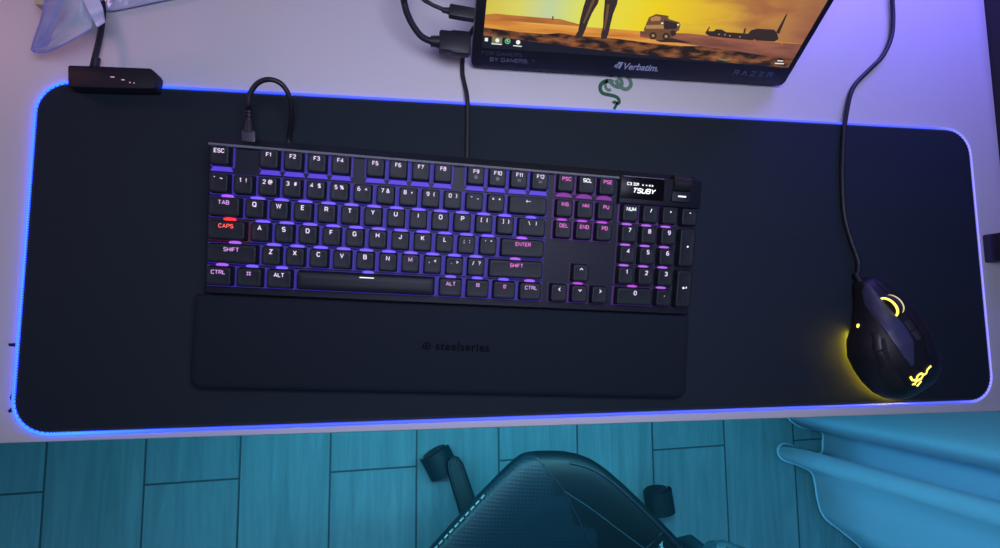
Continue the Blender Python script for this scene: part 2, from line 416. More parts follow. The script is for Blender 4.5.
# ------------------------------------------------------------------ DESK MAT
MW, MH, MR = .920, .294, .026
mt = tag(empty('desk_mat', (0, 0, 0)), 'long black cloth desk mat with a glowing blue rim', 'desk mat')
bm = bmesh.new(); slab(bm, rrect(MW - .003, MH - .003, MR, 10), .0002, .003, .0006)
obj('cloth_pad', bm, M_cloth, mt)
bm = bmesh.new(); tube(bm, [(x, y, .0021) for x, y in rrect(MW, MH, MR + .0015, 14)], .0015, 10, closed=True)
obj('light_rim', bm, rim_mat(), mt)
bm = bmesh.new()   # overlock stitches along the rim
ol = rrect(MW - .0045, MH - .0045, MR - .001, 10); ol.append(ol[0])
for (ax, ay), (bx, by) in zip(ol, ol[1:]):
    a = Vector((ax, ay)); b = Vector((bx, by)); L = (b - a).length; n = max(1, int(L / .0022))
    t = (b - a) / max(L, 1e-9); nn = Vector((-t.y, t.x))
    for i in range(n):
        c = a + t * (L * (i + .5) / n)
        q = [c + nn * .0016 + t * .0006, c + nn * .0016 - t * .0002, c - nn * .0012 - t * .0006, c - nn * .0012 + t * .0002]
        vs = [bm.verts.new((p.x, p.y, .00335)) for p in q] + [bm.verts.new((p.x, p.y, .0028)) for p in q]
        bm.faces.new(vs[:4])
        for k in range(4): bm.faces.new((vs[k], vs[(k + 1) % 4], vs[4 + (k + 1) % 4], vs[4 + k]))
tag(obj('stitching', bm, mat('stitch_thread', (.03, .036, .06, 1), .7), mt, smooth=False), kind='stuff')
# control box clipped on the top left of the rim
cb_ = bmesh.new()
c = [at(a_, b_, .0165) for a_, b_ in ((67.5, 66.7), (69.5, 64.9), (110, 66.4), (150, 68), (154, 71), (156, 74.5), (154.6, 87), (152.5, 88.6), (110, 87.8), (69.5, 86.6), (67.6, 85))]
slab(cb_, [(p.x, p.y) for p in c], .0031, .0165, .0010)
ctl = obj('control_box', cb_, mat('control_box_plastic', (.013, .013, .019, 1), .6, spec=.3), mt)
bm = bmesh.new()
for a, b, s in ((112.5, 77, 1.3), (123, 79.8, 1.0), (130, 82.5, .5), (134, 83, .4)):
    p = at(a, b, .0166); box(bm, p.x - .0012 * s, p.x + .0012 * s, p.y - .0004, p.y + .0004, .01655, .0168)
obj('indicator_light', bm, glow('indicator_white', (215, 160, 200), .9), ctl, smooth=False)
# its cable: plugs in on top
bm = bmesh.new()
p0 = at(94, 67, .011)
cyl(bm, (p0.x + .0005, p0.y + .004, .0105), (.12, 1, 0), .0033, .010, 16, .0008)
pts = [(p0.x, p0.y + .001, .0105), tuple(at(95, 58, .011)), tuple(at(98, 45, .010)), tuple(at(101, 30, .008)), tuple(at(103, 12, .005)), tuple(at(104, -25, .004)), tuple(at(106, -70, .004))] + [tuple(q_) for q_ in tail(at(106, -70, .004))]
tube(bm, spline(pts, 8), .0023, 12)
tag(obj('usb_cable', bm, M_rubber), 'black cable running up from the control box under the plastic bag', 'cable')

# ------------------------------------------------------------------ KEYBOARD
U = .01905; G = .1767; TH = math.atan(.0173 / (6 * U)); KA = -.0481
sn, cs = math.sin(TH), math.cos(TH)
H = .033 / cs
KX, KY = -.0979, .0232
rz = Matrix.Rotation(KA, 3, 'Z')
org = Vector((KX, KY, .033)) + rz @ Vector((0, H * sn, -H * cs))
kb = tag(empty('keyboard', org, (TH, 0, KA)), 'black full-size keyboard with purple backlit keys lying on the black mat', 'keyboard')
KXF = Matrix.Translation(org) @ Euler((TH, 0, KA)).to_matrix().to_4x4()
LEG = .0037     # lettering sits above the middle of each cap
def ky(v): return -(v + (G if v > 1 else 0) - 3) * U - LEG
def kx(u): return (u - 11.25) * U
CH = .0090      # keycap height
ZP = H - CH - .0012  # plate
def zworld(zw, y): return (zw - y * sn) / cs      # local z of a point at world height zw
# case: wedge with a flat base on the mat
X0, X1 = kx(0) - .0022, kx(22.5) + .0015
Yf, Yr = ky(6) - .0060, ky(0) + .0034
def case_profile(x):
    return [(x, Yf + .002, zworld(.0045, Yf)), (x, Yf, zworld(.006, Yf)), (x, Yf, ZP - .001), (x, Yf + .001, ZP), (x, Yr - .0045, ZP), (x, Yr - .0044, ZP + .0042), (x, Yr - .0042, ZP + .0048), (x, Yr - .0032, ZP + .0046),
            (x, Yr - .0016, ZP + .0030), (x, Yr + .0045, ZP - .006), (x, Yr + .0045, zworld(.007, Yr)), (x, Yr + .004, zworld(.0048, Yr))]
bm = bmesh.new()
rings(bm, [[(x, (p[1]), p[2] - dz * (1 if p[2] > ZP - .002 else 0)) for p in case_profile(x)] for x, dz in ((X0, .001), (X0 + .001, 0), (X1 - .001, 0), (X1, .001))])
obj('case', bm, M_case, kb, angle=25)
bm = bmesh.new(); box(bm, X0 + .0025, X1 - .0025, ky(6) - .0022, ky(0) - .0013, ZP, ZP + .0006)
obj('key_plate', bm, mat('plate_metal', (.009, .011, .026, 1), .5, spec=.3), kb)
for x in (X0 + .03, X1 - .03):
    for y in (Yf + .012, Yr - .008):
        bm = bmesh.new()
        c0 = KXF @ Vector((x, y, 0)); 
        t = bmesh.new(); cyl(t, (0, 0, 0), (0, 0, 1), .008, .0012, 18)
        merge(bm, t, 0, KXF.inverted() @ Matrix.Translation((c0.x, c0.y, .0044)))
        obj('rubber_foot', bm, M_rubber, kb)

CAPS = {}
def cap_mesh(wu, hu, flat=False):
    k = (wu, hu, flat)
    if k in CAPS: return CAPS[k]
    W = (wu - 1) * U; Hh = (hu - 1) * U
    bm = bmesh.new()
    zz_ = [(0, .0156, .0166, .0010), (.0055, .0151, .0158, .0016), (.0080, .0147, .0152, .0020), (.0087, .0143, .0147, .0020), (.0090, .0136, .0139, .0018)]
    L = [[(x, y, z) for x, y in rrect(w + W, h + Hh, r, 3, 0, .0002)] for z, w, h, r in zz_]
    # slight dish
    if wu > 6: L = L[:-1] + [[(x, y, .0092) for x, y in rrect(.0136 + W, .0128 + Hh, .0018, 3, 0, .0004)]]
    L.append([(x, y, .0087 if wu < 6 else .0099) for x, y in rrect(.0105 + W, .0100 + Hh, .0015, 3, 0, .0002)])
    L.append([(x, y, .0086 if wu < 6 else .0102) for x, y in rrect(.005 + W, .005 + Hh, .001, 3, 0, .0002)])
    rings(bm, L)
    bmesh.ops.recalc_face_normals(bm, faces=bm.faces[:])
    me = bpy.data.meshes.new('keycap'); bm.to_mesh(me); bm.free()
    me.materials.append(M_cap); me.shade_smooth(); me.set_sharp_from_angle(angle=math.radians(50))
    CAPS[k] = me; return me

LEDC = {  # body glow, led glow, (colours of the key lights)
    'v': ((60, 46, 190), .52, (108, 80, 240), 1.5),
    'p': ((66, 42, 185), .50, (150, 80, 230), 1.5),
    'm': ((90, 35, 150), .42, (170, 70, 205), 1.25),
    'n': ((60, 25, 120), .22, (165, 95, 220), 1.2),
    'r': ((120, 10, 60), .35, (255, 40, 40), 2.4),
    'w': ((40, 40, 80), .2, (150, 130, 220), 1.0),
}
LED = {k: (glow('switch_glow_' + n, a, b), glow('key_light_' + n, c, d)) for (k, (a, b, c, d)), n in zip(LEDC.items(), ('violet', 'purple', 'magenta', 'plum', 'red', 'white'))}
LED2 = {'v': glow('lit_wall_violet', (88, 60, 225), .9), 'm': glow('front_light_magenta', (140, 50, 170), .75)}
HOUS = {}
def housing(wu, hu, c, lens=1):
    k = (wu, hu, c, lens)
    if k in HOUS: return HOUS[k]
    bm = bmesh.new()
    w = (wu - .004) * U; h = (hu - .07) * U
    rings(bm, [[(x, y, z) for x, y in rrect(w, h, .001, 2)] for z in (0, .0010)])
    # lens of the key light, a low half-ellipse towards the back edge of the key
    cy = hu * U / 2 - .0002
    n = 20
    if lens == 1:
        rings(bm, [[((.0060 if wu < 1.01 and c in 'v' else .0050) * s * math.cos(2 * PI * i / n), cy + (.0014 if c in 'vpr' else .0011) * s * math.sin(2 * PI * i / n), z) for i in range(n)] for s, z in ((1, .0009), (1, .0016), (.6, .0022))], mi=1)
    elif lens == 2:   # glowing wedge standing for the lit front wall of top-row caps
        t = [(-.0066, -.0084), (.0066, -.0084), (.0084, -.0120), (-.0084, -.0120)]
        rings(bm, [[(x, y, z) for x, y in t] for z in (.0009, .0034)], mi=1)
    elif lens == 3:
        rings(bm, [[(.0075 * s * math.cos(2 * PI * i / n), -.0118 + .0040 * s * max(0, math.sin(2 * PI * i / n)), z) for i in range(n)] for s, z in ((1, .0009), (1, .0032))], mi=1)
    bmesh.ops.recalc_face_normals(bm, faces=bm.faces[:])
    me = bpy.data.meshes.new('switch_housing'); bm.to_mesh(me); bm.free()
    me.materials.append(LED[c][0]); me.materials.append(LED2[c] if lens in (2, 3) else LED[c][1]); HOUS[k] = me; return me

LGM = {'w': glow('legend_white', (226, 205, 240), 1.25), 'l': glow('legend_lilac', (205, 150, 225), 1.15), 'p': glow('legend_pink', (228, 110, 215), 1.1),
       'r': glow('legend_red', (255, 95, 85), 1.3), 'b': glow('legend_bright', (240, 245, 255), 1.4), 'd': glow('legend_dim', (150, 165, 160), .6)}
def glyph(bm, s, mi=0):
    """icons drawn as strokes, unit mm"""
    k = .001
    if s in ('UP', 'DN', 'LF', 'RT'): k = .0012
    def R(p, w=.45): ribbon(bm, [(a * k, b * k) for a, b in p], w * k, 0, .0001)
    if s == 'WIN':
        for x in (-1.0, .2):
            for y in (-1.0, .2): poly(bm, [(x * k * 1.5, y * k * 1.5), ((x + .8) * k * 1.5, y * k * 1.5), ((x + .8) * k * 1.5, (y + .8) * k * 1.5), (x * k * 1.5, (y + .8) * k * 1.5)], 0, .0001)
    elif s == 'BACK': R([(2.2, 0), (-2.2, 0)]); R([(-.9, 1.1), (-2.2, 0), (-.9, -1.1)])
    elif s == 'RET': R([(2, 1.3), (2, -.3), (-2, -.3)], .5); R([(-.8, .8), (-2, -.3), (-.8, -1.4)], .5)
    elif s == 'UP': R([(-1.2, -.6), (0, .7), (1.2, -.6)], .6)
    elif s == 'DN': R([(-1.2, .6), (0, -.7), (1.2, .6)], .6)
    elif s == 'LF': R([(.6, 1.2), (-.7, 0), (.6, -1.2)], .6)
    elif s == 'RT': R([(-.6, 1.2), (.7, 0), (-.6, -1.2)], .6)
    elif s == 'BAR': R([(-6, 0), (6, 0)], .8)
    elif s == 'GEAR':
        R([(1.1 * math.cos(a * PI / 5), 1.1 * math.sin(a * PI / 5)) for a in range(11)], .5); R([(0, .2), (0, 2)], .5); R([(-1.5, 1.2), (-.8, .7)], .4); R([(1.5, 1.2), (.8, .7)], .4); R([(-1.2, -1.5), (1.2, -1.5)], .4)
    elif s == 'RING':
        R([(1.25 * math.cos(a * PI / 6), 1.25 * math.sin(a * PI / 6)) for a in range(13)], .5); poly(bm, [(.55 * k * math.cos(a * PI / 4), .55 * k * math.sin(a * PI / 4)) for a in range(8)], 0, .0001)
    elif s == 'LIGHT':
        R([(1.0 * math.cos(a * PI / 6), 1.0 * math.sin(a * PI / 6)) for a in range(7)], .4); R([(-1.6, -.4), (1.6, -.4)], .4); R([(-1.1, 1.2), (-1.5, 1.6)], .3); R([(1.1, 1.2), (1.5, 1.6)], .3)
    elif s == 'SNAKE3': pass
    return bm

ICON = {'WIN', 'BACK', 'RET', 'UP', 'DN', 'LF', 'RT', 'BAR', 'GEAR'}
def key(name, u, v, wu, hu, leg, led='v', lc='w', sub=None, size=.0033):
    """u, v: left/top corner in key units; cap with its lettering and its switch"""
    o = bpy.data.objects.new(name, cap_mesh(wu, hu)); COL.objects.link(o); o.parent = kb
    cy = (ky(v + .001) - hu * U / 2) if v >= 1 else (ky(v) - hu * U / 2)
    o.location = (kx(u + wu / 2), cy, ZP + .0012)
    ly = LEG + (hu - 1) * U * 0
    if leg in ICON:
        bm = bmesh.new(); glyph(bm, leg); l = obj('legend', bm, LGM[lc], o, smooth=False, recalc=True)
        l.location = (0, ly if leg != 'BAR' else .0052, .0091 if leg != 'BAR' else .0099)
    elif leg:
        bm = bmesh.new(); strokes(bm, leg, size, size * (.21 if len(leg) < 2 else .19), sx=1.0, gap=.30); l = obj('legend', bm, LGM[lc], o, smooth=False)
        l.location = (0, ly, .0091)
    if sub:
        bm = bmesh.new(); glyph(bm, sub); l = obj('legend', bm, LGM['d'], o, smooth=False); l.location = (0, -.0012, .0090)
    s = bpy.data.objects.new('switch_housing', housing(wu, hu, led, (2 if u < 15 else 3) if v == 0 else (0 if v == 1 or led == 'w' or leg in ('UP', 'LF', 'RT') else 1))); COL.objects.link(s); s.parent = o; s.location = (0, 0, -.0008)
    return o

E_ = .0029
key('escape_keycap', 0, 0, 1, 1, 'ESC', 'v', 'w', size=E_)
for i in range(12):
    u = 2 + i + (.5 if i >= 4 else 0) + (.5 if i >= 8 else 0)
    key('function_keycap', u, 0, 1, 1, 'F%d' % (i + 1), 'v', 'w', {8: 'RING', 9: 'RING', 10: 'LIGHT', 11: 'LIGHT'}.get(i), size=E_)
for i, s in enumerate(('`  ~', '1  !', '2 @', '3  #', '4  $', '5 %', '6  ^', '7 &', '8  *', '9  (', '0  )', '-  _', '=  +')):
    key('keycap', i, 1, 1, 1, s, 'v', 'w', size=.0030)
key('backspace_keycap', 13, 1, 2, 1, 'BACK', 'v', 'w')
key('tab_keycap', 0, 2, 1.5, 1, 'TAB', 'p', 'l', size=E_)
for i, s in enumerate('QWERTYUIOP'): key('keycap', 1.5 + i, 2, 1, 1, s, 'v', 'w')
key('keycap', 11.5, 2, 1, 1, '[  {', 'v', 'w', size=.0030); key('keycap', 12.5, 2, 1, 1, ']  }', 'v', 'w', size=.0030)
key('keycap', 13.5, 2, 1.5, 1, '\\   |', 'v', 'w', size=.0030)
key('caps_lock_keycap', 0, 3, 1.75, 1, 'CAPS', 'r', 'r', size=E_)
for i, s in enumerate('ASDFGHJKL'): key('keycap', 1.75 + i, 3, 1, 1, s, 'v', 'w')
key('keycap', 10.75, 3, 1, 1, ';  :', 'v', 'w'); key('keycap', 11.75, 3, 1, 1, "'  \"", 'v', 'w')
key('enter_keycap', 12.75, 3, 2.25, 1, 'ENTER', 'p', 'p', size=E_)
key('shift_keycap', 0, 4, 2.25, 1, 'SHIFT', 'p', 'l', size=E_)
for i, s in enumerate('ZXCVBNM'): key('keycap', 2.25 + i, 4, 1, 1, s, 'v', 'w' if i < 6 else 'l')
for i, s in enumerate((',  <', '.  >', '/  ?')): key('keycap', 9.25 + i, 4, 1, 1, s, 'v', 'w', size=.0030)
key('shift_keycap', 12.25, 4, 2.75, 1, 'SHIFT', 'p', 'p', size=E_)
key('control_keycap', 0, 5, 1.25, 1, 'CTRL', 'p', 'l', size=E_)
key('system_keycap', 1.25, 5, 1.25, 1, 'WIN', 'v', 'l'); key('alt_keycap', 2.5, 5, 1.25, 1, 'ALT', 'v', 'w', size=E_)
key('spacebar', 3.75, 5, 6.25, 1, 'BAR', 'v', 'b')
key('alt_keycap', 10, 5, 1.25, 1, 'ALT', 'v', 'l', size=E_); key('system_keycap', 11.25, 5, 1.25, 1, 'WIN', 'v', 'l')
key('system_keycap', 12.5, 5, 1.25, 1, 'GEAR', 'v', 'p'); key('control_keycap', 13.75, 5, 1.25, 1, 'CTRL', 'p', 'l', size=E_)
for i, (s, c) in enumerate((('PSC', 'p'), ('SCL', 'b'), ('PSE', 'p'))): key('keycap', 15.25 + i, 0, 1, 1, s, 'm', c, size=E_)
for i, s in enumerate(('INS', 'HM', 'PU')): key('keycap', 15.25 + i, 1, 1, 1, s, 'm', 'p', size=E_)
for i, s in enumerate(('DEL', 'END', 'PD')): key('keycap', 15.25 + i, 2, 1, 1, s, 'm', 'p', size=E_)
key('arrow_keycap', 16.25, 4, 1, 1, 'UP', 'n', 'w')
for i, s in enumerate(('LF', 'DN', 'RT')): key('arrow_keycap', 15.25 + i, 5, 1, 1, s, 'm' if i == 1 else 'n', 'w')
for i, s in enumerate(('NUM', '/', '*', '-')): key('number_pad_keycap', 18.5 + i, 1, 1, 1, s, 'm' if i < 3 else 'w', 'b', size=E_)
for r, row in enumerate(('789', '456', '123')):
    for i, s in enumerate(row): key('number_pad_keycap', 18.5 + i, 2 + r, 1, 1, s, 'n', 'w')
key('number_pad_keycap', 21.5, 2, 1, 2, '+', 'w', 'b'); key('number_pad_keycap', 21.5, 4, 1, 2, 'RET', 'w', 'b')
key('number_pad_keycap', 18.5, 5, 2, 1, '0', 'm', 'w'); key('number_pad_keycap', 20.5, 5, 1, 1, '.', 'n', 'w')
for q in kb.children:      # centre the tall keys' lettering on the two-row cap
    if q.name.startswith('number_pad_keycap') and q.dimensions.y > .03:
        for l in q.children:
            if l.name.startswith('legend'): l.location.y = .0015

bm = bmesh.new()
tube(bm, [(X0 + .0015, Yr - .0037, ZP + .0044), (kx(18.4), Yr - .0037, ZP + .0044)], .0012, 8)
obj('lip_highlight', bm, mat('lip_highlight', (.22, .25, .29, 1), .4, metal=.3), kb)  # pale bar on the rear lip, its highlight set as colour
# small bezel, screen, roller and media button at the top right
bm = bmesh.new(); bx0, bx1 = kx(18.42), X1 - .0004
box(bm, bx0, bx1, ky(1.04) + .0, Yr - .0010, ZP, ZP + .0080, .0009)
hb = obj('control_panel', bm, M_case, kb)
bm = bmesh.new(); box(bm, kx(18.45), kx(20.62), ky(.98), Yr - .0018, ZP + .0080, ZP + .0089, .0004)
sc_ = obj('display', bm, mat('display_glass', (.004, .004, .006, 1), .3, spec=.15), kb)
bm = bmesh.new()
zt = ZP + .0090
strokes(bm, 'TSUBY', .0038, .00095, kx(19.60), ky(.58), zt, gap=.26, shear=.3, sx=1.25)
strokes(bm, 'C3 331', .0022, .00050, kx(19.02), ky(.28), zt, gap=.25, sx=1.2)
for dx, r in ((.40, .0007), (.56, .0009), (.70, .0009)):
    poly(bm, [(kx(19.3 + dx) + r * math.cos(a * PI / 4), ky(.30) + r * math.sin(a * PI / 4)) for a in range(8)], zt, .0001)
strokes(bm, '+', .0026, .0006, kx(19.52), ky(.30), zt)
obj('display_text', bm, glow('display_white', (235, 240, 250), 1.5), sc_, smooth=False)
bm = bmesh.new(); box(bm, kx(18.5), kx(20.58), Yr - .0026, Yr - .0019, ZP + .0086, ZP + .0092)
obj('display_highlight', bm, mat('highlight_strip', (.5, .52, .6, 1), .2, metal=.8), sc_, smooth=False)  # bright strip painting the highlight line along the display's top
bm = bmesh.new(); cyl(bm, (kx(21.50), Yr - .0050, ZP + .0050), (1, 0, 0), .0078, .0168, 32, .0008)
for i in range(32):
    a = 2 * PI * i / 32
    tube(bm, [(kx(21.50) - .0078, Yr - .0050 + .0077 * math.cos(a), ZP + .0050 + .0077 * math.sin(a)), (kx(21.50) + .0078, Yr - .0050 + .0077 * math.cos(a), ZP + .0050 + .0077 * math.sin(a))], .00025, 4)
obj('roller', bm, M_black, kb)
bm = bmesh.new(); slab(bm, rrect(.0182, .0098, .0016, 4, kx(21.50), ky(.72)), ZP + .0078, ZP + .0100, .0008)
mb = obj('media_button', bm, M_cap, kb)
bm = bmesh.new(); box(bm, kx(21.52) - .0038, kx(21.52) + .0038, ky(.70) - .0006, ky(.70) + .0006, ZP + .0100, ZP + .0102)
obj('button_light', bm, glow('button_white', (250, 235, 250), 1.8), mb, smooth=False)
# usb-c socket shield at the back
# ------------------------------------------------------------------ WRIST REST
def kloc(x, y, zw):  # keyboard-plan coordinates (metres along the keyboard) at world height
    c = rz @ Vector((x, y, 0)); return Vector((KX + c.x, KY + c.y, zw))
wr = tag(empty('wrist_rest', (KX, KY, .003), (0, 0, KA)), 'plain dark wrist rest in front of the backlit keyboard, on the mat', 'wrist rest')
fl = at(194, 388, .018); fr = at(686, 399, .018)
inv = rz.inverted()
lf = inv @ (fl - Vector((KX, KY, 0))); rf = inv @ (fr - Vector((KX, KY, 0)))
front = (KXF @ Vector((0, Yf, 0)))
yb = (inv @ (KXF @ Vector((0, Yf, zworld(.014, Yf))) - Vector((KX, KY, 0)))).y - .0008
print('REST', lf, rf, yb)
WX0, WX1, WYF = lf.x - .0045, rf.x + .001, (lf.y + rf.y) / 2
def rest_ring(y, zt_, inx=0, n=36):
    pts = []
    for i in range(n + 1):
        x = WX0 + inx + (WX1 - WX0 - 2 * inx) * i / n
        e = min(i, n - i) / n * (WX1 - WX0)
        pts.append(x)
    return pts
bm = bmesh.new()
zc = lambda y: .0135 + .0085 * min(1, max(0, (y - WYF) / (yb - WYF))) ** .8
L = []
_f = rrect(WX1 - WX0, yb - WYF, .008, 6, (WX0 + WX1) / 2, (yb + WYF) / 2); _b = rrect(WX1 - WX0, yb - WYF, .0022, 6, (WX0 + WX1) / 2, (yb + WYF) / 2)
out = _b[:14] + _f[14:]
def sl(p, d):
    cx, cy = (WX0 + WX1) / 2, (yb + WYF) / 2
    return (cx + (p[0] - cx) * (1 - d / ((WX1 - WX0) / 2)), cy + (p[1] - cy) * (1 - d / ((yb - WYF) / 2)))
for d, f in ((.003, 0), (.0012, .12), (0, .6), (0, .8), (.0012, .93), (.003, .99), (.006, 1.0)):
    L.append([(*sl(p, d), (zc(sl(p, d)[1])) * f + (0.0 if f > 0 else .0002)) for p in out])
vs = rings(bm, L, True, False)
# ribbed top grid
top = vs[-1]
f = bm.faces.new(top)
obj('cushion', bm, M_rest, wr, angle=30)
lp = at(458, 347, .020); ll = inv @ (lp - Vector((KX, KY, 0)))
M_mark = mat('gloss_black_mark', (.0035, .005, .008, 1), .8, spec=.05)
bm = bmesh.new()
join_text(bm, 'steelseries', .0102, (.004, 0, 0), off=.0002, space=1.08)
cxm = -.0272
ribbon(bm, [(cxm + .0030 * math.cos(a * PI / 10), .0001 + .0030 * math.sin(a * PI / 10)) for a in range(21)], .0011, -.00005, .0002)
poly(bm, [(cxm + .0013 * math.cos(a * PI / 5), .0001 + .0013 * math.sin(a * PI / 5)) for a in range(10)], -.00005, .0002)
ribbon(bm, [(cxm - .0045, -.0022), (cxm - .0022, -.0002)], .0010, -.00005, .0002)
lo = obj('printed_mark', bm, M_mark, wr, smooth=False)
sl_ang = math.atan2(zc(ll.y + .01) - zc(ll.y - .01), .02)
lo.location = (ll.x, ll.y, zc(ll.y) + .0003 * 0 + .0002); lo.rotation_euler = (sl_ang, 0, 0)

# ------------------------------------------------------------------ KEYBOARD CABLE
bm = bmesh.new()
ub = at(249.5, 146, .026); 
cdir = (at(248.5, 110, .030) - at(249, 143, .026)).normalized()
t = bmesh.new(); box(t, -.0056, .0056, 0, .0125, -.0030, .0030, .0012); 
merge(bm, t, 1, Matrix.Translation(ub) @ Vector((0, 1, 0)).rotation_difference(cdir).to_matrix().to_4x4())
e1 = ub + cdir * .0125
rr = [.0046, .0042, .0034, .0028]
tube(bm, [e1 - cdir * .001, e1 + cdir * .002, e1 + cdir * .005, e1 + cdir * .009], rr, 14)
for k in range(5):
    cyl(bm, e1 + cdir * (.0095 + k * .0030), cdir, .0031, .0018, 14, .0004)
pts = [e1 + cdir * .008, e1 + cdir * .018, at(248.5, 105, .036), at(250, 94, .040), at(258, 83, .044), at(270, 79.5, .046), at(282, 84.5, .044), at(289.5, 97, .038), at(291.5, 112, .028), at(290.5, 127, .016), at(289, 140, .0068), at(288, 156, .0058)]
tube(bm, spline(pts, 7), .0021, 12)
tag(obj('usb_cable', bm, [M_rubber, mat('plug_grey', (.04, .045, .065, 1), .5)]), 'black braided cable looping from the grey plug behind the keyboard', 'cable')
# ------------------------------------------------------------------ MONITOR
A = at(471, 67.5, .0058); B = at(783, 86.5, .0058)
ux = Vector((B.x - A.x, B.y - A.y, 0)); MWd = ux.length; ux.normalize(); uy0 = Vector((-ux.y, ux.x, 0))
TM = math.radians(57)
mon = tag(empty('monitor', A, (TM, 0, math.atan2(ux.y, ux.x))), 'thin black portable monitor showing a yellow desert sunset', 'monitor')
MHt = .206; TK = .009
bm = bmesh.new(); slab(bm, rrect(MWd, MHt, .006, 6, MWd / 2, MHt / 2), -TK, 0, .0012)
obj('housing', bm, mat('monitor_black', (.010, .012, .018, 1), .4), mon)
SX0, SX1, SY0, SY1 = .0088, MWd - .0065, .0205, MHt - .006
# picture on the screen, built of flat emissive shapes in real screen coordinates
def mpt(x, y):   # pixel on the screen plane -> local xy
    Mi = (Matrix.Translation(A) @ Euler((TM, 0, math.atan2(ux.y, ux.x))).to_matrix().to_4x4()).inverted()
    o = Mi @ CC; p = Mi @ (CC + CR @ Vector(((x - 500) / F, -(y - 274) / F, -1))); d = p - o; k = -o.z / d.z
    return (o.x + d.x * k, o.y + d.y * k)
def sky_mat():
    m = bpy.data.materials.new('screen_sky'); m.use_nodes = True; nt = m.node_tree; N = nt.nodes; Lk = nt.links
    b = N['Principled BSDF']; b.inputs['Base Color'].default_value = (.01, .01, .01, 1); b.inputs['Roughness'].default_value = .3
    tc = N.new('ShaderNodeTexCoord'); mp = N.new('ShaderNodeVectorMath'); mp.operation = 'MULTIPLY'; mp.inputs[1].default_value = (14, 55, 1)
    Lk.new(tc.outputs['Object'], mp.inputs[0])
    nz = N.new('ShaderNodeTexNoise'); nz.inputs['Scale'].default_value = 1; nz.inputs['Detail'].default_value = 5; nz.inputs['Distortion'].default_value = .5; Lk.new(mp.outputs[0], nz.inputs['Vector'])
    sp = N.new('ShaderNodeSeparateXYZ'); Lk.new(tc.outputs['Object'], sp.inputs[0])
    mr = N.new('ShaderNodeMapRange'); mr.inputs['From Min'].default_value = 0; mr.inputs['From Max'].default_value = .32; Lk.new(sp.outputs[0], mr.inputs['Value'])
    c1 = N.new('ShaderNodeValToRGB'); Lk.new(mr.outputs[0], c1.inputs[0]); e = c1.color_ramp.elements
    e[0].position = 0; e[0].color = srgb(215, 190, 62); e[1].position = 1; e[1].color = srgb(160, 104, 72)
    for p, c in ((.12, srgb(222, 215, 100)), (.2, srgb(196, 214, 160)), (.3, srgb(228, 226, 84)), (.5, srgb(242, 212, 30)), (.68, srgb(226, 180, 50)), (.82, srgb(198, 140, 66))): e.new(p).color = c
    c2 = N.new('ShaderNodeValToRGB'); Lk.new(nz.outputs['Fac'], c2.inputs[0]); e = c2.color_ramp.elements
    e[0].position = .42; e[0].color = (0, 0, 0, 1); e[1].position = .62; e[1].color = (1, 1, 1, 1)
    # clouds only to the upper right
    ad = N.new('ShaderNodeMath'); ad.operation = 'MULTIPLY_ADD'; Lk.new(sp.outputs[1], ad.inputs[0]); ad.inputs[1].default_value = .9; Lk.new(sp.outputs[0], ad.inputs[2])
    m3 = N.new('ShaderNodeMapRange'); m3.inputs['From Min'].default_value = .20; m3.inputs['From Max'].default_value = .36; m3.inputs['To Max'].default_value = .85; Lk.new(ad.outputs[0], m3.inputs['Value'])
    mu = N.new('ShaderNodeMath'); mu.operation = 'MULTIPLY'; Lk.new(c2.outputs[0], mu.inputs[0]); Lk.new(m3.outputs[0], mu.inputs[1])
    mx = N.new('ShaderNodeMix'); mx.data_type = 'RGBA'; Lk.new(mu.outputs[0], mx.inputs[0]); Lk.new(c1.outputs[0], mx.inputs[6]); mx.inputs[7].default_value = srgb(150, 84, 62)
    Lk.new(mx.outputs[2], b.inputs['Emission Color']); b.inputs['Emission Strength'].default_value = .95
    return m
def ground_mat(name, c0, c1, sc, s=.95, lo=.35, hi=.65):
    m = bpy.data.materials.new(name); m.use_nodes = True; nt = m.node_tree; N = nt.nodes; Lk = nt.links
    b = N['Principled BSDF']; b.inputs['Base Color'].default_value = (.01, .01, .01, 1); b.inputs['Roughness'].default_value = .3
    tc = N.new('ShaderNodeTexCoord'); mp = N.new('ShaderNodeVectorMath'); mp.operation = 'MULTIPLY'; mp.inputs[1].default_value = sc
    Lk.new(tc.outputs['Object'], mp.inputs[0])
    nz = N.new('ShaderNodeTexNoise'); nz.inputs['Scale'].default_value = 1; nz.inputs['Detail'].default_value = 5; Lk.new(mp.outputs[0], nz.inputs['Vector'])
    r = N.new('ShaderNodeValToRGB'); Lk.new(nz.outputs['Fac'], r.inputs[0]); e = r.color_ramp.elements
    e[0].position = lo; e[0].color = srgb(*c0); e[1].position = hi; e[1].color = srgb(*c1)
    Lk.new(r.outputs[0], b.inputs['Emission Color']); b.inputs['Emission Strength'].default_value = s
    return m
scr = [sky_mat(), ground_mat('screen_sand', (196, 108, 40), (238, 172, 78), (12, 120, 1)), ground_mat('screen_hills', (168, 98, 46), (196, 124, 60), (30, 160, 1)),
       ground_mat('screen_rocks', (38, 28, 30), (178, 108, 62), (60, 170, 1), .9, .42, .78), glow('screen_dark', (52, 38, 34), .9), glow('screen_brown', (112, 76, 50), .9),
       glow('screen_tan', (184, 134, 78), .9), ground_mat('screen_dusk', (112, 66, 58), (160, 98, 74), (20, 120, 1)), glow('screen_bar', (14, 18, 34), .9), glow('screen_white', (236, 240, 235), 1.0),
       glow('screen_green', (95, 190, 120), .9), glow('screen_olive', (120, 122, 84), .9)]
bm = bmesh.new()
def scrp(pts, mi, lay): poly(bm, [mpt(*p) for p in pts], .00004 + lay * .00004, 0, mi)
z = 1
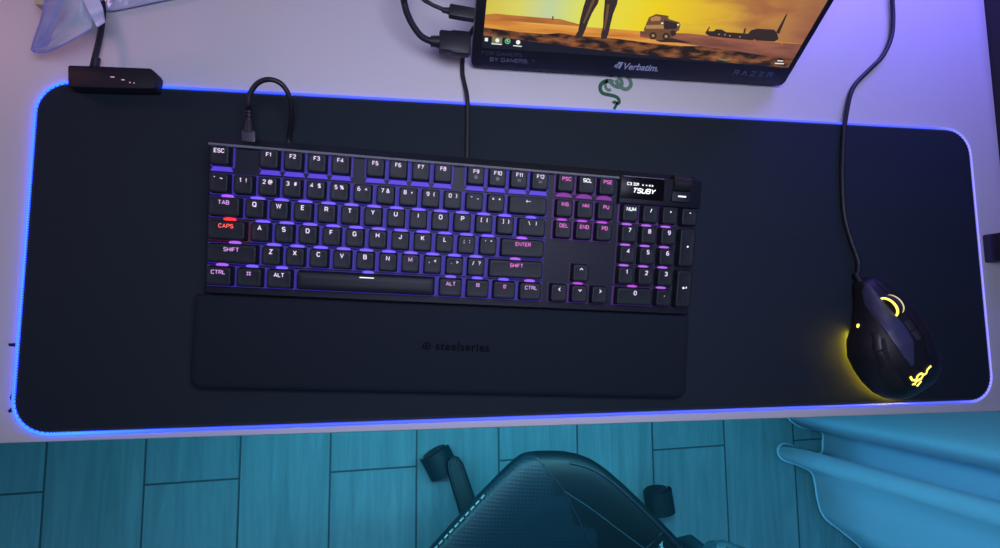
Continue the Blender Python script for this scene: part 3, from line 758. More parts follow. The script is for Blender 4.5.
def rect_local(x0, x1, y0, y1, mi, lay): poly(bm, [(x0, y0), (x1, y0), (x1, y1), (x0, y1)], .00004 + lay * .00004, 0, mi)
rect_local(SX0, SX1, SY0, SY1, 0, 0); rect_local(SX0, SX1, SY0, SY0 + .008, 8, 0.5)
def clipx(p): return p
# distant hills, sand and rocks (pixel outlines on the screen plane)
def band(top_, bot, mi, lay):
    scrp(top_ + bot[::-1], mi, lay)
def sxp(x, y): return (x, y)
# left hills
band([(484.5, 14.5), (496, 13.5), (510, 15), (540, 17.5), (560, 19), (573, 22.5), (582, 25)], [(484.3, 19.5), (510, 21.3), (545, 24.2), (575, 26), (582, 26.5)], 2, 1)
scrp([(552, 20), (552.2, 16), (553.6, 16), (553.6, 20)], 5, 2)
xs0 = [(484.2, 19), (520, 21.6), (560, 24.6), (600, 28), (640, 31), (680, 33), (720, 36), (760, 40), (810, 45)]
lbot = [(482.3, 33), (520, 35), (560, 37.5), (600, 40), (640, 44), (680, 48), (720, 52), (760, 57), (810, 62)]
band(xs0, lbot, 1, 1)
band([(640, 31), (660, 32), (690, 33.5), (720, 37), (760, 41), (810, 45)], [(640, 37), (680, 43), (720, 49), (760, 55), (810, 61)], 7, 2)
band([(482.5, 27), (500, 29.5), (520, 32), (545, 34), (560, 33), (580, 36), (600, 37), (620, 39), (650, 43), (680, 46), (700, 46), (730, 50), (760, 55), (810, 61)], [(480.8, 40.5), (520, 44.5), (560, 48), (600, 51), (640, 55), (700, 60), (750, 64.5), (810, 70)], 3, 3)
# dark bar with icons along the bottom
band([(481.6, 35.5), (510, 38.5), (540, 42.5), (575, 47), (600, 50), (640, 54.5), (700, 60), (750, 65), (810, 70)], [(480.3, 43.3), (520, 47), (560, 50.8), (600, 54), (640, 57.2), (700, 61.5), (750, 66), (810, 72)], 8, 4)
scrp([(485, 37.5), (488, 37.8), (487.8, 41.3), (484.7, 41)], 9, 6)
scrp([(492.2, 36.2), (502.4, 37.2), (501.8, 44.8), (491.5, 44)], 11, 5); scrp([(491.6, 42.9), (501.9, 43.9), (501.8, 44.8), (491.5, 44)], 9, 6)
for cx, cy, r, mi in ((497.3, 40.2, 2.1, 9), (507.6, 41.1, 2.9, 10), (518.1, 42.1, 2.2, 9)):
    scrp([(cx + r * math.cos(a * PI / 6), cy + r * math.sin(a * PI / 6)) for a in range(12)], mi, 6)
scrp([(507.6 + 1.6 * math.cos(a * PI / 4), 41.1 + 1.6 * math.sin(a * PI / 4)) for a in range(8)], 8, 7)
scrp([(506.6, 40.4), (508, 41.9), (508.6, 41.5), (507.2, 40.0)], 9, 8)
scrp([(513.2, 45), (521.8, 45.8), (521.7, 46.7), (513.1, 45.9)], 9, 6)
for x0, x1, y in ((777.5, 783, 60.0), (775, 784, 62.7)):
    scrp([(x0, y), (x1, y + .4), (x1 - .3, y + 1.4), (x0 - .3, y + 1)], 9, 6)
# legs of the walking figure
scrp([(588, -8), (601, -8), (598, 3), (592, 13), (588.5, 21), (585.5, 29), (582, 37), (577, 38.5), (574.5, 36.5), (578, 31), (580, 20), (583, 8)], 4, 5)
scrp([(605, -8), (619, -8), (617, 4), (613, 14), (610.5, 24), (608.5, 33), (606.5, 38.5), (601, 39), (601, 34), (603, 26), (603.5, 14), (604.5, 4)], 4, 5)
scrp([(592, 0), (595, 0), (589, 13), (584, 24), (583, 22), (588, 10)], 5, 6); scrp([(607, 4), (609.5, 4), (608, 16), (605, 30), (603.5, 30), (605.5, 14)], 5, 6)
scrp([(588, -8), (619, -8), (620, -28), (628, -52), (616, -64), (598, -64), (584, -52), (590, -28)], 4, 5)
scrp([(607 + 7 * math.cos(q_ * PI / 6), -72 + 9 * math.sin(q_ * PI / 6)) for q_ in range(12)], 4, 5)
# truck
scrp([(643.5, 30), (645.5, 25), (649, 17), (655, 14.5), (667, 16), (669, 19), (679, 22), (680.5, 24.5), (679, 30), (674.5, 33), (672, 38), (660, 40), (650, 39), (647, 34)], 5, 5)
scrp([(650, 18), (656, 15.7), (661, 17), (660, 20.5), (651, 21)], 6, 6); scrp([(645, 25), (663, 24.5), (664, 28.5), (646, 28.5)], 6, 6)
scrp([(664, 20), (678, 23), (676, 29), (664, 29)], 4, 6); scrp([(667, 16), (654, 14.6), (656, 14), (668, 15.6), (669, 18)], 4, 6)
for cx, cy, r in ((653, 35.5, 3.6), (666, 36.2, 3.8), (673, 33, 3)): scrp([(cx + r * math.cos(a * PI / 6), cy + r * math.sin(a * PI / 6)) for a in range(12)], 4, 7)
for cx, cy, r in ((653, 35.5, 1.6), (666, 36.2, 1.6)): scrp([(cx + r * math.cos(a * PI / 4), cy + r * math.sin(a * PI / 4)) for a in range(8)], 6, 8)
scrp([(672, 38), (692, 43), (660, 42), (655, 40)], 4, 4)
for a, b in ((661, 22.5), (677, 24)): scrp([(a, b), (a + 2, b - .5), (a + 2.2, b + 1), (a + .3, b + 1.5)], 9, 8)
# base on the horizon with a leaning tower
scrp([(706, 34), (708, 31), (714, 31), (716, 29), (722, 29.5), (726, 32), (741, 33), (748, 33.5), (751, 30), (757, 28.5), (774, 29.5), (777, 33), (778.5, 39), (774, 41.5), (750, 40), (728, 38), (710, 36)], 4, 5)
scrp([(776, 32), (786, 14), (787.3, 14), (779, 34)], 4, 6)
scrp([(705, 33), (709, 26.5), (710, 26.5), (707, 34)], 4, 6); scrp([(743, 33), (744.5, 28), (746, 28), (745, 33)], 4, 6)
for a, b in ((718, 33.5), (724, 34), (729, 35), (739, 36), (753.5, 39.3), (781, 43)): scrp([(a, b), (a + 1.6, b), (a + 1.6, b + 1.2), (a, b + 1.2)], 6, 7)
# sun glint crescent on the rocks
scrp([(716, 56), (720, 58), (726, 59), (731, 57.5), (731.5, 59.5), (726, 61), (719, 60)], 11, 6)
bmesh.ops.triangulate(bm, faces=bm.faces[:])
# keep the picture inside the panel
for pco, pno in (((SX0, 0, 0), (-1, 0, 0)), ((SX1, 0, 0), (1, 0, 0)), ((0, SY0, 0), (0, -1, 0)), ((0, SY1, 0), (0, 1, 0))):
    bmesh.ops.bisect_plane(bm, geom=bm.verts[:] + bm.edges[:] + bm.faces[:], plane_co=pco, plane_no=pno, clear_outer=True)
for f_ in bm.faces:
    if f_.normal.z < 0: f_.normal_flip()
obj('screen', bm, scr, mon, smooth=False, recalc=False)
# writing on the lower bezel
M_lt = mat('bezel_print_white', srgb(170, 175, 200), .4); M_gy = mat('bezel_print_grey', srgb(105, 108, 132), .4); M_dk = mat('bezel_print_dark', srgb(66, 70, 92), .4)
bm = bmesh.new()
p = mpt(641, 67.5); join_text(bm, 'Verbatim.', .0094, (p[0], p[1], .0001), shear=.12, off=.0002)
q = mpt(618.5, 65.2)
ribbon(bm, [(q[0] - .0036, q[1] - .0022), (q[0] - .0024, q[1] + .0010)], .0009, .0001)
ribbon(bm, [(q[0] - .0016, q[1] - .0028), (q[0] - .0004, q[1] + .0020)], .0012, .0001)
poly(bm, [(q[0] + .0002, q[1] - .0032), (q[0] + .0024, q[1] - .0032), (q[0] + .0040, q[1] + .0034), (q[0] - .0010, q[1] + .0034), (q[0] - .0013, q[1] + .0020), (q[0] + .0012, q[1] + .0016)], .0001)
obj('bezel_lettering', bm, M_lt, mon, smooth=False)
bm = bmesh.new()
p = mpt(509.5, 60.3); strokes(bm, 'BY GAMERS.', .0034, .0006, p[0], p[1], .0001, gap=.34, sx=1.25); strokes(bm, 'TM', .0012, .0003, p[0] + .0225, p[1] + .0012, .0001)
obj('bezel_lettering', bm, M_gy, mon, smooth=False); bm = bmesh.new()
rp = mpt(734, 72.3); k = .0044; st = .00075
def RZ(pts, ox): ribbon(bm, [(rp[0] + ox + a * k, rp[1] + (b - .5) * k) for a, b in pts], st, .0001)
for ox in (0, .0372): RZ([(0, 0), (.02, 1), (1, 1), (1.05, .5), (.3, .45)], ox); RZ([(.55, .45), (1.15, 0)], ox)
RZ([(0, 0), (.55, 1), (1.1, 0)], .0093); RZ([(0, 1), (1.05, 1), (0, 0), (1.1, 0)], .0186)
for b in (0, .5, 1): RZ([(0, b), (1.0, b)], .0279)
obj('bezel_lettering', bm, M_gy, mon, smooth=False)
bm = bmesh.new()
p = mpt(503, 54.0); strokes(bm, 'FOR GAMERS.', .0033, .0005, p[0], p[1], .0001, gap=.34, sx=1.25)
obj('bezel_lettering', bm, M_dk, mon, smooth=False)
# fold-out stand behind
bm = bmesh.new(); box(bm, .05, MWd - .05, .005, .12, -TK - .004, -TK - .0003, .001)
sp_ = obj('back_stand', bm, M_black2, mon)
bm = bmesh.new()
zl = lambda y, zoff: A.z + y * math.sin(TM) + zoff * math.cos(TM)
t1 = Vector((MWd / 2, .12, -TK - .004)); foot_drop = zl(.12, -TK) - .004
MM = (Matrix.Translation(A) @ Euler((TM, 0, math.atan2(ux.y, ux.x))).to_matrix().to_4x4())
w1 = MM @ t1; w2 = Vector((w1.x + uy0.x * .05, w1.y + uy0.y * .05, .0022))
for dx in (-.09, .09):
    a_ = w1 + ux * dx; b_ = w2 + ux * dx
    bm = bmesh.new(); tube(bm, [MM.inverted() @ a_, MM.inverted() @ b_], .002, 8)
    obj('stand_leg', bm, M_metal, mon)
# ------------------------------------------------------------------ MONITOR CABLES
def plug(bm, p, d, w, h, l, mi=0, tilt=0):
    t = bmesh.new(); box(t, -w / 2, w / 2, 0, l, -h / 2, h / 2, min(w, h) * .18)
    merge(bm, t, mi, Matrix.Translation(p) @ Vector((0, 1, 0)).rotation_difference(Vector(d).normalized()).to_matrix().to_4x4())
# lower thick hdmi plug
zc1 = .030
bm = bmesh.new()
a0 = at(470.5, 45, zc1); a1 = at(439, 42, zc1); d1 = (a1 - a0)
plug(bm, a0, d1, .019, .011, d1.length)
box_c = a1 + (a0 - a1) * .25
plug(bm, a0 + d1 * .02, d1, .0215, .0095, d1.length * .62)
t0 = a1 - d1.normalized() * .001; t1 = a1 + d1.normalized() * .0075
tube(bm, [t0, t1], [.0052, .0042], 14)
for kk in range(3): cyl(bm, a1 + d1.normalized() * (.0015 + .0025 * kk), d1, .0056 - .0004 * kk, .0014, 14, .0003)
tube(bm, spline([a1 + d1.normalized() * .004, at(430, 41, zc1), at(420, 35, .034), at(410, 20, .042), at(404.5, 4, .05), at(403, -14, .055), at(405, -60, .03)] + tail(at(405, -60, .03)), 7), .0029, 14)
tag(obj('video_cable', bm, M_rubber), 'thick black cable ending in the big lower plug beside the monitor', 'cable')
bm = bmesh.new()
b0 = at(475, 15.5, .060); b1 = at(449, 11, .060); d2 = b1 - b0
plug(bm, b0, d2, .0105, .0070, d2.length)
tube(bm, [b1 - d2.normalized() * .001, b1 + d2.normalized() * .006], [.0030, .0020], 12)
tube(bm, spline([b1 + d2.normalized() * .003, at(441, 8.5, .060), at(430, 3.5, .062), at(420, -5, .064), at(414, -30, .05), at(418, -70, .02)] + tail(at(418, -70, .02)), 7), .0017, 12)
tag(obj('usb_cable', bm, M_rubber), 'thin black cable ending in the small upper plug beside the monitor', 'cable')
bm = bmesh.new()
tube(bm, spline([at(474, 28, .020), at(469, 36, .012), at(465, 46, .006), at(462.5, 60, .0024), at(462.5, 74, .0024), at(464.5, 84, .003), at(467, 96, .0060), at(467.8, 115, .0055), at(467.5, 138, .0055), at(467, 166, .0055)], 7), .0022, 12)
tag(obj('usb_cable', bm, M_rubber), 'thin black cable running straight down from the monitor to the keyboard', 'cable')

# ------------------------------------------------------------------ MOUSE
MO = Vector((.3280, -.0785, .0038)); MA = math.radians(24.0)   # front points away, turned to the left
mo = tag(empty('mouse', MO, (0, 0, MA)), 'black wired mouse with yellow glowing wheel and emblem', 'mouse')
mi_ = (Matrix.Translation(MO) @ Matrix.Rotation(MA, 4, 'Z')).inverted()
def ml(x, y, z):
    p = mi_ @ at(x, y, z); return (p.x, p.y)
# half widths along the length (local y from back -.062 to front .062)
YS = [-.0625, -.060, -.054, -.044, -.030, -.014, .000, .014, .028, .042, .052, .059, .0620]
WL = [.006, .018, .0285, .0370, .0430, .0460, .0460, .0395, .0235, .0135, .0088, .0055, .0030]
WR = [.006, .016, .0240, .0290, .0310, .0315, .0300, .0280, .0260, .0235, .0210, .0180, .0120]
HT = [.006, .0140, .0235, .0325, .0380, .0400, .0395, .0360, .0305, .0240, .0190, .0145, .0100]
def interp(tab, y):
    if y <= YS[0]: return tab[0]
    for i in range(len(YS) - 1):
        if y <= YS[i + 1]:
            t = (y - YS[i]) / (YS[i + 1] - YS[i]); t = t * t * (3 - 2 * t) * .35 + t * .65
            return tab[i] + (tab[i + 1] - tab[i]) * t
    return tab[-1]
def topz(x, y):
    w = interp(WL, y) if x < 0 else interp(WR, y)
    q = min(1, abs(x) / w); h = interp(HT, y)
    return h * (1 - q ** 3.0) ** .42 if q < 1 else 0
bm = bmesh.new(); L = []
n = 26
for y in YS:
    wl, wr_, h = interp(WL, y), interp(WR, y), interp(HT, y)
    ring = []
    for i in range(n + 1):
        a = PI * i / n; c_ = math.cos(a); s_ = math.sin(a)
        q = abs(c_) ** .75 * (1 if c_ > 0 else -1); w = wr_ if q > 0 else wl
        ring.append((q * w * 1.0, y, .0036 + max(.0, h * (1 - min(1, abs(q)) ** 3.0) ** .42)))
    ring += [(-wl * .93, y, .0030), (0, y, .0030), (wr_ * .93, y, .0030)]
    L.append(ring)
rings(bm, L)
body = obj('shell', bm, mat('mouse_black', (.006, .007, .011, 1), .55, bump=.1, bscale=2500), mo, angle=40)
def patch(name, rows, off, m, thick=.0012, sub=6, par=None):
    """rows: list of (y, x_left, x_right) lying on the shell"""
    bm = bmesh.new(); top, bot = [], []
    R = []
    for (y0, a0, b0), (y1, a1, b1) in zip(rows, rows[1:]):
        for k in range(4):
            t = k / 4; R.append((y0 + (y1 - y0) * t, a0 + (a1 - a0) * t, b0 + (b1 - b0) * t))
    R.append(rows[-1])
    for y, a, b in R:
        xs = [a + (b - a) * i / sub for i in range(sub + 1)]
        top.append([bm.verts.new((x, y, topz(x, y) + .0036 + off - (.0005 if i in (0, sub) else 0))) for i, x in enumerate(xs)])
        bot.append([bm.verts.new((x, y, topz(x, y) + .0036 + off - thick)) for x in xs])
    for g, fl_ in ((top, 0), (bot, 1)):
        for r0, r1 in zip(g, g[1:]):
            for i in range(sub): bm.faces.new((r0[i], r0[i + 1], r1[i + 1], r1[i]))
    for i in range(sub):
        bm.faces.new((top[0][i], top[0][i + 1], bot[0][i + 1], bot[0][i])); bm.faces.new((top[-1][i], top[-1][i + 1], bot[-1][i + 1], bot[-1][i]))
    for j in range(len(R) - 1):
        for e in (0, sub): bm.faces.new((top[j][e], top[j + 1][e], bot[j + 1][e], bot[j][e]))
    return obj(name, bm, m, par or mo, angle=40)
M_btn = mat('mouse_button_gloss', (.040, .046, .105, 1), .45)
patch('left_button', [(-.020, -.0190, -.0170), (-.010, -.0225, -.0125), (.000, -.0235, -.0075), (.010, -.0232, -.0056), (.018, -.0222, -.0054), (.034, -.0165, -.0054), (.046, -.0108, -.0040), (.0540, -.0072, -.0028), (.0605, -.0030, -.0010)], .0018, M_btn, .003)
patch('right_button', [(-.020, .0012, .0070), (-.012, .0015, .0160), (.000, .0060, .0235), (.018, .0065, .0245), (.034, .0065, .0225), (.048, .0060, .0190), (.0590, .0060, .0130)], .0012, M_black, .003)
for y0, y1 in ((.009, .0175), (-.0015, .0075)):
    patch('top_button', [(y0, -.0030, .0030), (y1, -.0034, .0034)], .0012, M_black2, .002, 4)
patch('side_panel', [(-.040, -.0350, -.0260), (-.020, -.0410, -.0320), (.000, -.0390, -.0310), (.012, -.0330, -.0262)], .0006, mat('ribbed_rubber', (.008, .009, .012, 1), .8, bump=.8, bscale=900), .002)
for y0, y1 in ((.004, .018), (-.014, .002)):
    xa = lambda y: -interp(WL, y) * .86
    patch('thumb_button', [(y0, xa(y0), xa(y0) + .0045), (y1, xa(y1), xa(y1) + .0040)], .0018, M_black, .003, 3)
bm = bmesh.new(); slab(bm, [(-.012, -.050), (.010, -.050), (.018, -.02), (.016, .03), (.008, .05), (-.006, .05), (-.012, .02), (-.020, -.01)], .0002, .0034, .0004)
obj('glide_pad', bm, M_black2, mo)
# wheel
bm = bmesh.new(); cyl(bm, (0, .0335, .0290), (1, 0, 0), .0108, .0062, 40, .0012)
for i in range(40):
    a = 2 * PI * i / 40
    tube(bm, [(-.0028, .0335 + .0107 * math.cos(a), .0290 + .0107 * math.sin(a)), (.0028, .0335 + .0107 * math.cos(a), .0290 + .0107 * math.sin(a))], .00035, 4)
wh = obj('scroll_wheel', bm, M_black2, mo)
M_yel = glow('yellow_light', (246, 222, 96), 1.9); M_yel2 = glow('soft_yellow_light', (225, 205, 150), 1.1)
for x, m_, r in ((-.0038, M_yel, .0011), (.0038, M_yel2, .0006)):
    bm = bmesh.new(); tube(bm, [(x, .0335 + .0100 * math.cos(2 * PI * i / 40), .0295 + .0100 * math.sin(2 * PI * i / 40)) for i in range(40)], r, 8, closed=True)
    obj('wheel_light', bm, m_, wh)
# emblem on the palm
bm = bmesh.new()
def mz(x, y): return ml(x - 3.0, y + .5, .041)
for pts, w in (([(911.0, 376.0), (914.5, 379.5), (918, 379)], .0019), ([(918, 379), (917.6, 375), (920.4, 372.6), (923, 374.5), (922.6, 378)], .0019), ([(923, 374.5), (926, 372.5), (926, 369), (929.3, 365)], .0018),
               ([(917.5, 381.5), (920.5, 379.5), (923, 377.5)], .0026), ([(916.5, 384), (919.5, 383.5)], .0020), ([(921.5, 386), (924, 380.5)], .0018)):
    P = spline([(*mz(*q), 0) for q in pts], 5); ribbon(bm, P, w, 0, .0003)
for v in bm.verts: v.co.z += topz(v.co.x, v.co.y) + .0038
obj('emblem', bm, M_yel, mo, smooth=False)
# light strip round the left foot of the body + spot by the thumb
bm = bmesh.new()
edge = [(-interp(WL, y) * .86, y, .0016) for y in (.019, .014, .007, 0, -.008, -.016, -.025, -.034, -.043, -.050, -.056)] + [(-.012, -.0575, .0016), (-.004, -.0595, .0016), (.004, -.0595, .0016)]
tube(bm, spline(edge, 4), .0010, 8)
obj('under_light', bm, glow('underglow_yellow', (250, 205, 30), 60.0), mo)
q = ml(855.5, 326, .012); 
bm = bmesh.new(); t = bmesh.new(); bmesh.ops.create_uvsphere(t, u_segments=12, v_segments=8, radius=.0016)
for v in t.verts: v.co = Vector((v.co.x, v.co.y * 1.6, v.co.z))
merge(bm, t, 0, Matrix.Translation((-interp(WL, q[1]) * .985, q[1], .012)) @ Matrix.Rotation(math.radians(-25), 4, 'Z'))
obj('thumb_light', bm, M_yel, mo)
bm = bmesh.new()
m0 = Vector((MO.x, MO.y, 0)) + Matrix.Rotation(MA, 3, 'Z') @ Vector((.0015, .0600, 0)); m0.z = .010
md0 = 0
md = Matrix.Rotation(MA, 3, 'Z') @ Vector((0, 1, 0))
pts = [m0 - md * .002, m0 + md * .006, at(858.5, 262, .0075), at(851, 240, .0065), at(844.5, 215, .0064), at(842.5, 180, .0064), at(843.5, 140, .0068), at(846.5, 112, .0066), at(853, 88, .0048), at(868, 71, .0042), at(882, 57, .0046), at(891, 38, .0046), at(893, 18, .0042), at(892, -5, .0042), at(890, -45, .0042)] + tail(at(890, -45, .0042))
P = [Vector(p) for p in pts]
inv_mo = mi_
tube(bm, [inv_mo @ p for p in spline(P, 7)], .0023, 12)
cyl(bm, inv_mo @ (m0 + md * .004), inv_mo.to_3x3() @ md, .0031, .014, 14, .0008)
obj('cable', bm, M_rubber, mo)
# ------------------------------------------------------------------ THINGS AT THE TOP LEFT
def film(name, col, al, rough=.3, em=None):
    return mat(name, col, rough, alpha=al, bump=.6, bscale=60)
def sheet(top_, bot, nx, ny, zf):
    """grid sheet between two pixel polylines, zf(u,v)->height"""
    bm = bmesh.new(); g = []
    def li(l, u):
        f = u * (len(l) - 1); i = min(int(f), len(l) - 2); t = f - i
        return (l[i][0] + (l[i + 1][0] - l[i][0]) * t, l[i][1] + (l[i + 1][1] - l[i][1]) * t)
    for j in range(ny + 1):
        row = []
        for i in range(nx + 1):
            a = li(top_, i / nx); b = li(bot, i / nx); v = j / ny
            row.append(bm.verts.new(at(a[0] + (b[0] - a[0]) * v, a[1] + (b[1] - a[1]) * v, zf(i / nx, v))))
        g.append(row)
    for r0, r1 in zip(g, g[1:]):
        for i in range(nx): bm.faces.new((r0[i], r0[i + 1], r1[i + 1], r1[i]))
    return bm
rn = random.Random(3)
bag = tag(empty('plastic_bag', at(70, 10, 0)), 'translucent plastic bag whose corner hangs toward the mat control box', 'bag')
bo = at(70, 10, 0)
def addbag(name, bm, m, sol=.0006):
    bm.transform(Matrix.Translation(-bo)); o = obj(name, bm, m, bag, angle=60, recalc=False)
    if sol:
        s = o.modifiers.new('thickness', 'SOLIDIFY'); s.thickness = sol
    return o
cr_ = lambda u, v: .002 * math.sin(9 * u + 4 * v) + .0015 * math.sin(17 * v - 6 * u)
bm = sheet([(33, 50), (42, 20), (52, -30), (60, -60)], [(35, 52.5), (62, 46), (92, 28), (100, -60)], 24, 24, lambda u, v: .016 + .05 * min(1, u * 1.1) * (1 - .3 * v) + cr_(u, v))
M_film = mat('bag_film', (.80, .82, .95, 1), .4, alpha=.45, bump=.12, bscale=45)
addbag('bag_film', bm, M_film)
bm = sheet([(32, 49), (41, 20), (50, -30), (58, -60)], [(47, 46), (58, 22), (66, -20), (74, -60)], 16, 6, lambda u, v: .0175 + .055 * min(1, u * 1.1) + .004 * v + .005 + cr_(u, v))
addbag('bag_edge_glow', bm, mat('bag_glow_blue', (.45, .50, .98, 1), .4, alpha=.30))  # added blue sheet, paints the glow along the bag's left edge
bm = bmesh.new()
hem = [at(31.5, 49, .017), at(35, 52, .016), at(46, 51.8, .020), at(56, 48, .03), at(72, 40, .042), at(90, 29.5, .046)]
tube(bm, [p - bo for p in spline(hem, 5)], .0006, 8)
hem2 = [at(31.5, 50, .018), at(35, 38, .026), at(40, 24, .034), at(45, 8, .045), at(52, -30, .06)]
tube(bm, [p - bo for p in spline(hem2, 5)], .0008, 8)
o = obj('bag_hem', bm, mat('bag_hem', (.40, .44, .98, 1), .3, alpha=.7), bag)
bm = sheet([(84, -60), (80, -5), (90, 14), (97, 27)], [(100, -60), (97, -8), (103, 8), (105.5, 22)], 14, 6, lambda u, v: .062 - .004 * v + .002 * math.sin(12 * u) - .012 * u)
addbag('bag_flap', bm, mat('bag_flap', (.80, .74, .92, 1), .4, alpha=.92, bump=.5, bscale=80))
# crumpled silvery wrapper
bm = sheet([(100, -45), (130, -45), (160, -45), (185, -45)], [(101, 10), (112, 11), (135, 6.5), (185, -4)], 26, 14, lambda u, v: .004 + .010 * (1 - v) * abs(math.sin(13 * u + 6 * v)) + .004 * (1 - v) + .004 * rn.random() * (1 - v * .9))
o = obj('plastic_wrapper', bm, mat('wrapper_film', (.60, .60, .78, 1), .25, metal=.2, bump=.8, bscale=120), angle=25, recalc=False)
s = o.modifiers.new('thickness', 'SOLIDIFY'); s.thickness = .0004; s.offset = 1
tag(o, 'crumpled silvery plastic wrapper lying right of the plastic bag', 'wrapper')
# cardboard box under the bag at the frame's edge
bm = bmesh.new(); bp_ = at(44, 6, .02); box(bm, bp_.x - .006, bp_.x + .014, bp_.y + .0, bp_.y + .07, .0003, .022, .0008)
o = obj('cardboard_box', bm, mat('cardboard', (.60, .52, .34, 1), .8, noise=.2, nscale=120))
bm = bmesh.new()
for k in range(3): box(bm, bp_.x - .005, bp_.x + .013, bp_.y + .004 + .006 * k, bp_.y + .0055 + .006 * k, .0222, .0224)
obj('tape_stripe', bm, mat('tape', (.78, .70, .48, 1), .4), o, smooth=False)
tag(o, 'small tan cardboard box tucked behind the plastic bag', 'box')

# ------------------------------------------------------------------ RIGHT SIDE OF THE DESK
sb = tag(empty('usb_hub', at(994, 247, 0)), 'small black box at the right end of the desk', 'box')
hc = [at(991.5, 233.5, .010), at(996, 261.5, .010)]
bm = bmesh.new()
dy = hc[0].y - hc[1].y; so = sb.location
slab(bm, rrect(.07, dy, .002, 3, hc[0].x + .035 - so.x, (hc[0].y + hc[1].y) / 2 - so.y), 0.0003, .018, .0008)
obj('housing', bm, M_black, sb)
bm = bmesh.new(); box(bm, .006, .014, -.004, .004, .018, .0184)
obj('port', bm, M_metal, sb)
pc = tag(empty('computer_case', (.62, .22, -.75)), 'black computer case standing beside the right end of the desk', 'computer')
bm = bmesh.new(); box(bm, -.118, .10, -.16, .24, .012, .79, .006)
M_case2 = mat('tower_black', (.008, .009, .012, 1), .5)
obj('housing', bm, M_case2, pc)
bm = bmesh.new(); box(bm, -.10, .08, -.166, -.1605, .04, .76, .002); obj('front_panel', bm, M_black2, pc)
for x in (-.09, .07):
    for y in (-.13, .21):
        bm = bmesh.new(); cyl(bm, (x, y, .006), (0, 0, 1), .014, .012, 18, .002); obj('foot', bm, M_rubber, pc)

# ------------------------------------------------------------------ CHAIR
SZ = -.28
ch = tag(empty('gaming_chair', (.045, -.703, -.75)), 'black padded gaming chair pushed up to the front of the desk', 'chair')
co = Vector((.045, -.703, -.75))
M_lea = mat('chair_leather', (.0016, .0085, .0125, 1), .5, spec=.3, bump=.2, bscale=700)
def dots_mat():
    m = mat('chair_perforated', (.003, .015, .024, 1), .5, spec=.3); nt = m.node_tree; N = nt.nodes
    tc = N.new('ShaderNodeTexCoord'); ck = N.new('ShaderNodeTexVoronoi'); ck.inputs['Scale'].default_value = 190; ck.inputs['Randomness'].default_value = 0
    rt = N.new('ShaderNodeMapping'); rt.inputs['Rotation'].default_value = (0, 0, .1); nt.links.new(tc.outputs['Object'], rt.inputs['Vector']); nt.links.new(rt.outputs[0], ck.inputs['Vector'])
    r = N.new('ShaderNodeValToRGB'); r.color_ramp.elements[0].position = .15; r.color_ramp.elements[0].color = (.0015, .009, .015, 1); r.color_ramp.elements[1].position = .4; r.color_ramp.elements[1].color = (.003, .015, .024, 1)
    nt.links.new(ck.outputs['Distance'], r.inputs[0]); nt.links.new(r.outputs[0], N['Principled BSDF'].inputs['Base Color'])
    bp = N.new('ShaderNodeBump'); bp.inputs['Strength'].default_value = .5; bp.inputs['Distance'].default_value = .001; nt.links.new(ck.outputs['Distance'], bp.inputs['Height']); nt.links.new(bp.outputs[0], N['Principled BSDF'].inputs['Normal'])
    return m
M_dots = dots_mat()
# plan outline of the seat at its rim height
def pz(l, z): return [at(a, b, z) for a, b in l]
out = pz([(392, 590), (428, 550), (470, 504), (497, 476), (515, 459), (526, 452.5), (545, 450.5), (568, 451.5), (590, 457.5), (610, 470), (637, 494), (664, 521), (692, 550), (715, 574)], SZ)
out = [Vector((p.x, p.y)) for p in out]
out = out + [Vector((.43, -.62)), Vector((.44, -.74)), Vector((.33, -.86)), Vector((.16, -.93)), Vector((.02, -.90)), Vector((-.12, -.78)), Vector((-.20, -.62)), Vector((-.20, -.50))]
outs = [Vector(p) for p in spline([(p.x, p.y, 0) for p in out] + [(out[0].x, out[0].y, 0)], 4)][:-1]
cen = Vector((.12, -.60, 0))
def seatz(p):   # cushion surface: rim rolls down, middle sits slightly low
    return 0
bm = bmesh.new()
LL = []
for s, z in ((.78, -.115), (.86, -.108), (.915, -.085), (.965, -.04), (.99, -.015), (.985, -.004), (.955, .002), (.90, .005), (.82, .003), (.70, -.004), (.5, -.010), (.25, -.012)):
    LL.append([(cen + (p - cen) * s) + Vector((0, 0, SZ + z)) - co for p in outs])
vv = rings(bm, LL, True, True)
seat = obj('seat', bm, [M_lea, M_dots], ch, angle=60)
# perforated centre panel: left of the diagonal seam
sm = pz([(537, 458), (548, 471), (563, 490), (578, 518), (594, 549)], SZ)
for f_ in seat.data.polygons:
    c_ = f_.center + co
    pix = None
    if f_.center.z + co.z > SZ - .02:
        # side of the seam line from sm[0] to sm[-1]
        a_, b_ = sm[0], sm[-1]
        k_ = (b_.x - a_.x) * (c_.y - a_.y) - (b_.y - a_.y) * (c_.x - a_.x)
        if k_ < 0: f_.material_index = 1
def seat_h(x, y):
    p = Vector((x, y, 0)) - cen; best = 1
    an = math.atan2(p.y, p.x); r = p.length; R = None
    for a_, b_ in zip(outs, outs[1:] + outs[:1]):
        a1 = a_ - cen; b1 = b_ - cen; den = a1.x * b1.y - a1.y * b1.x
        d = Vector((math.cos(an), math.sin(an), 0))
        M2 = (b1.x - a1.x) * d.y - (b1.y - a1.y) * d.x
        if abs(M2) < 1e-12: continue
        t_ = ((a1.y) * d.x - (a1.x) * d.y) / M2
        if -1e-6 <= t_ <= 1 + 1e-6:
            h_ = a1 + (b1 - a1) * t_
            if h_.dot(d) > 0: R = h_.dot(d); break
    s = r / R if R else 1
    tab = [(0, -.012), (.25, -.012), (.5, -.010), (.70, -.004), (.82, .003), (.90, .005), (.955, .002), (.985, -.004), (1.0, -.015)]
    for (s0, z0), (s1, z1) in zip(tab, tab[1:]):
        if s <= s1: return SZ + z0 + (z1 - z0) * (s - s0) / (s1 - s0)
    return SZ - .03
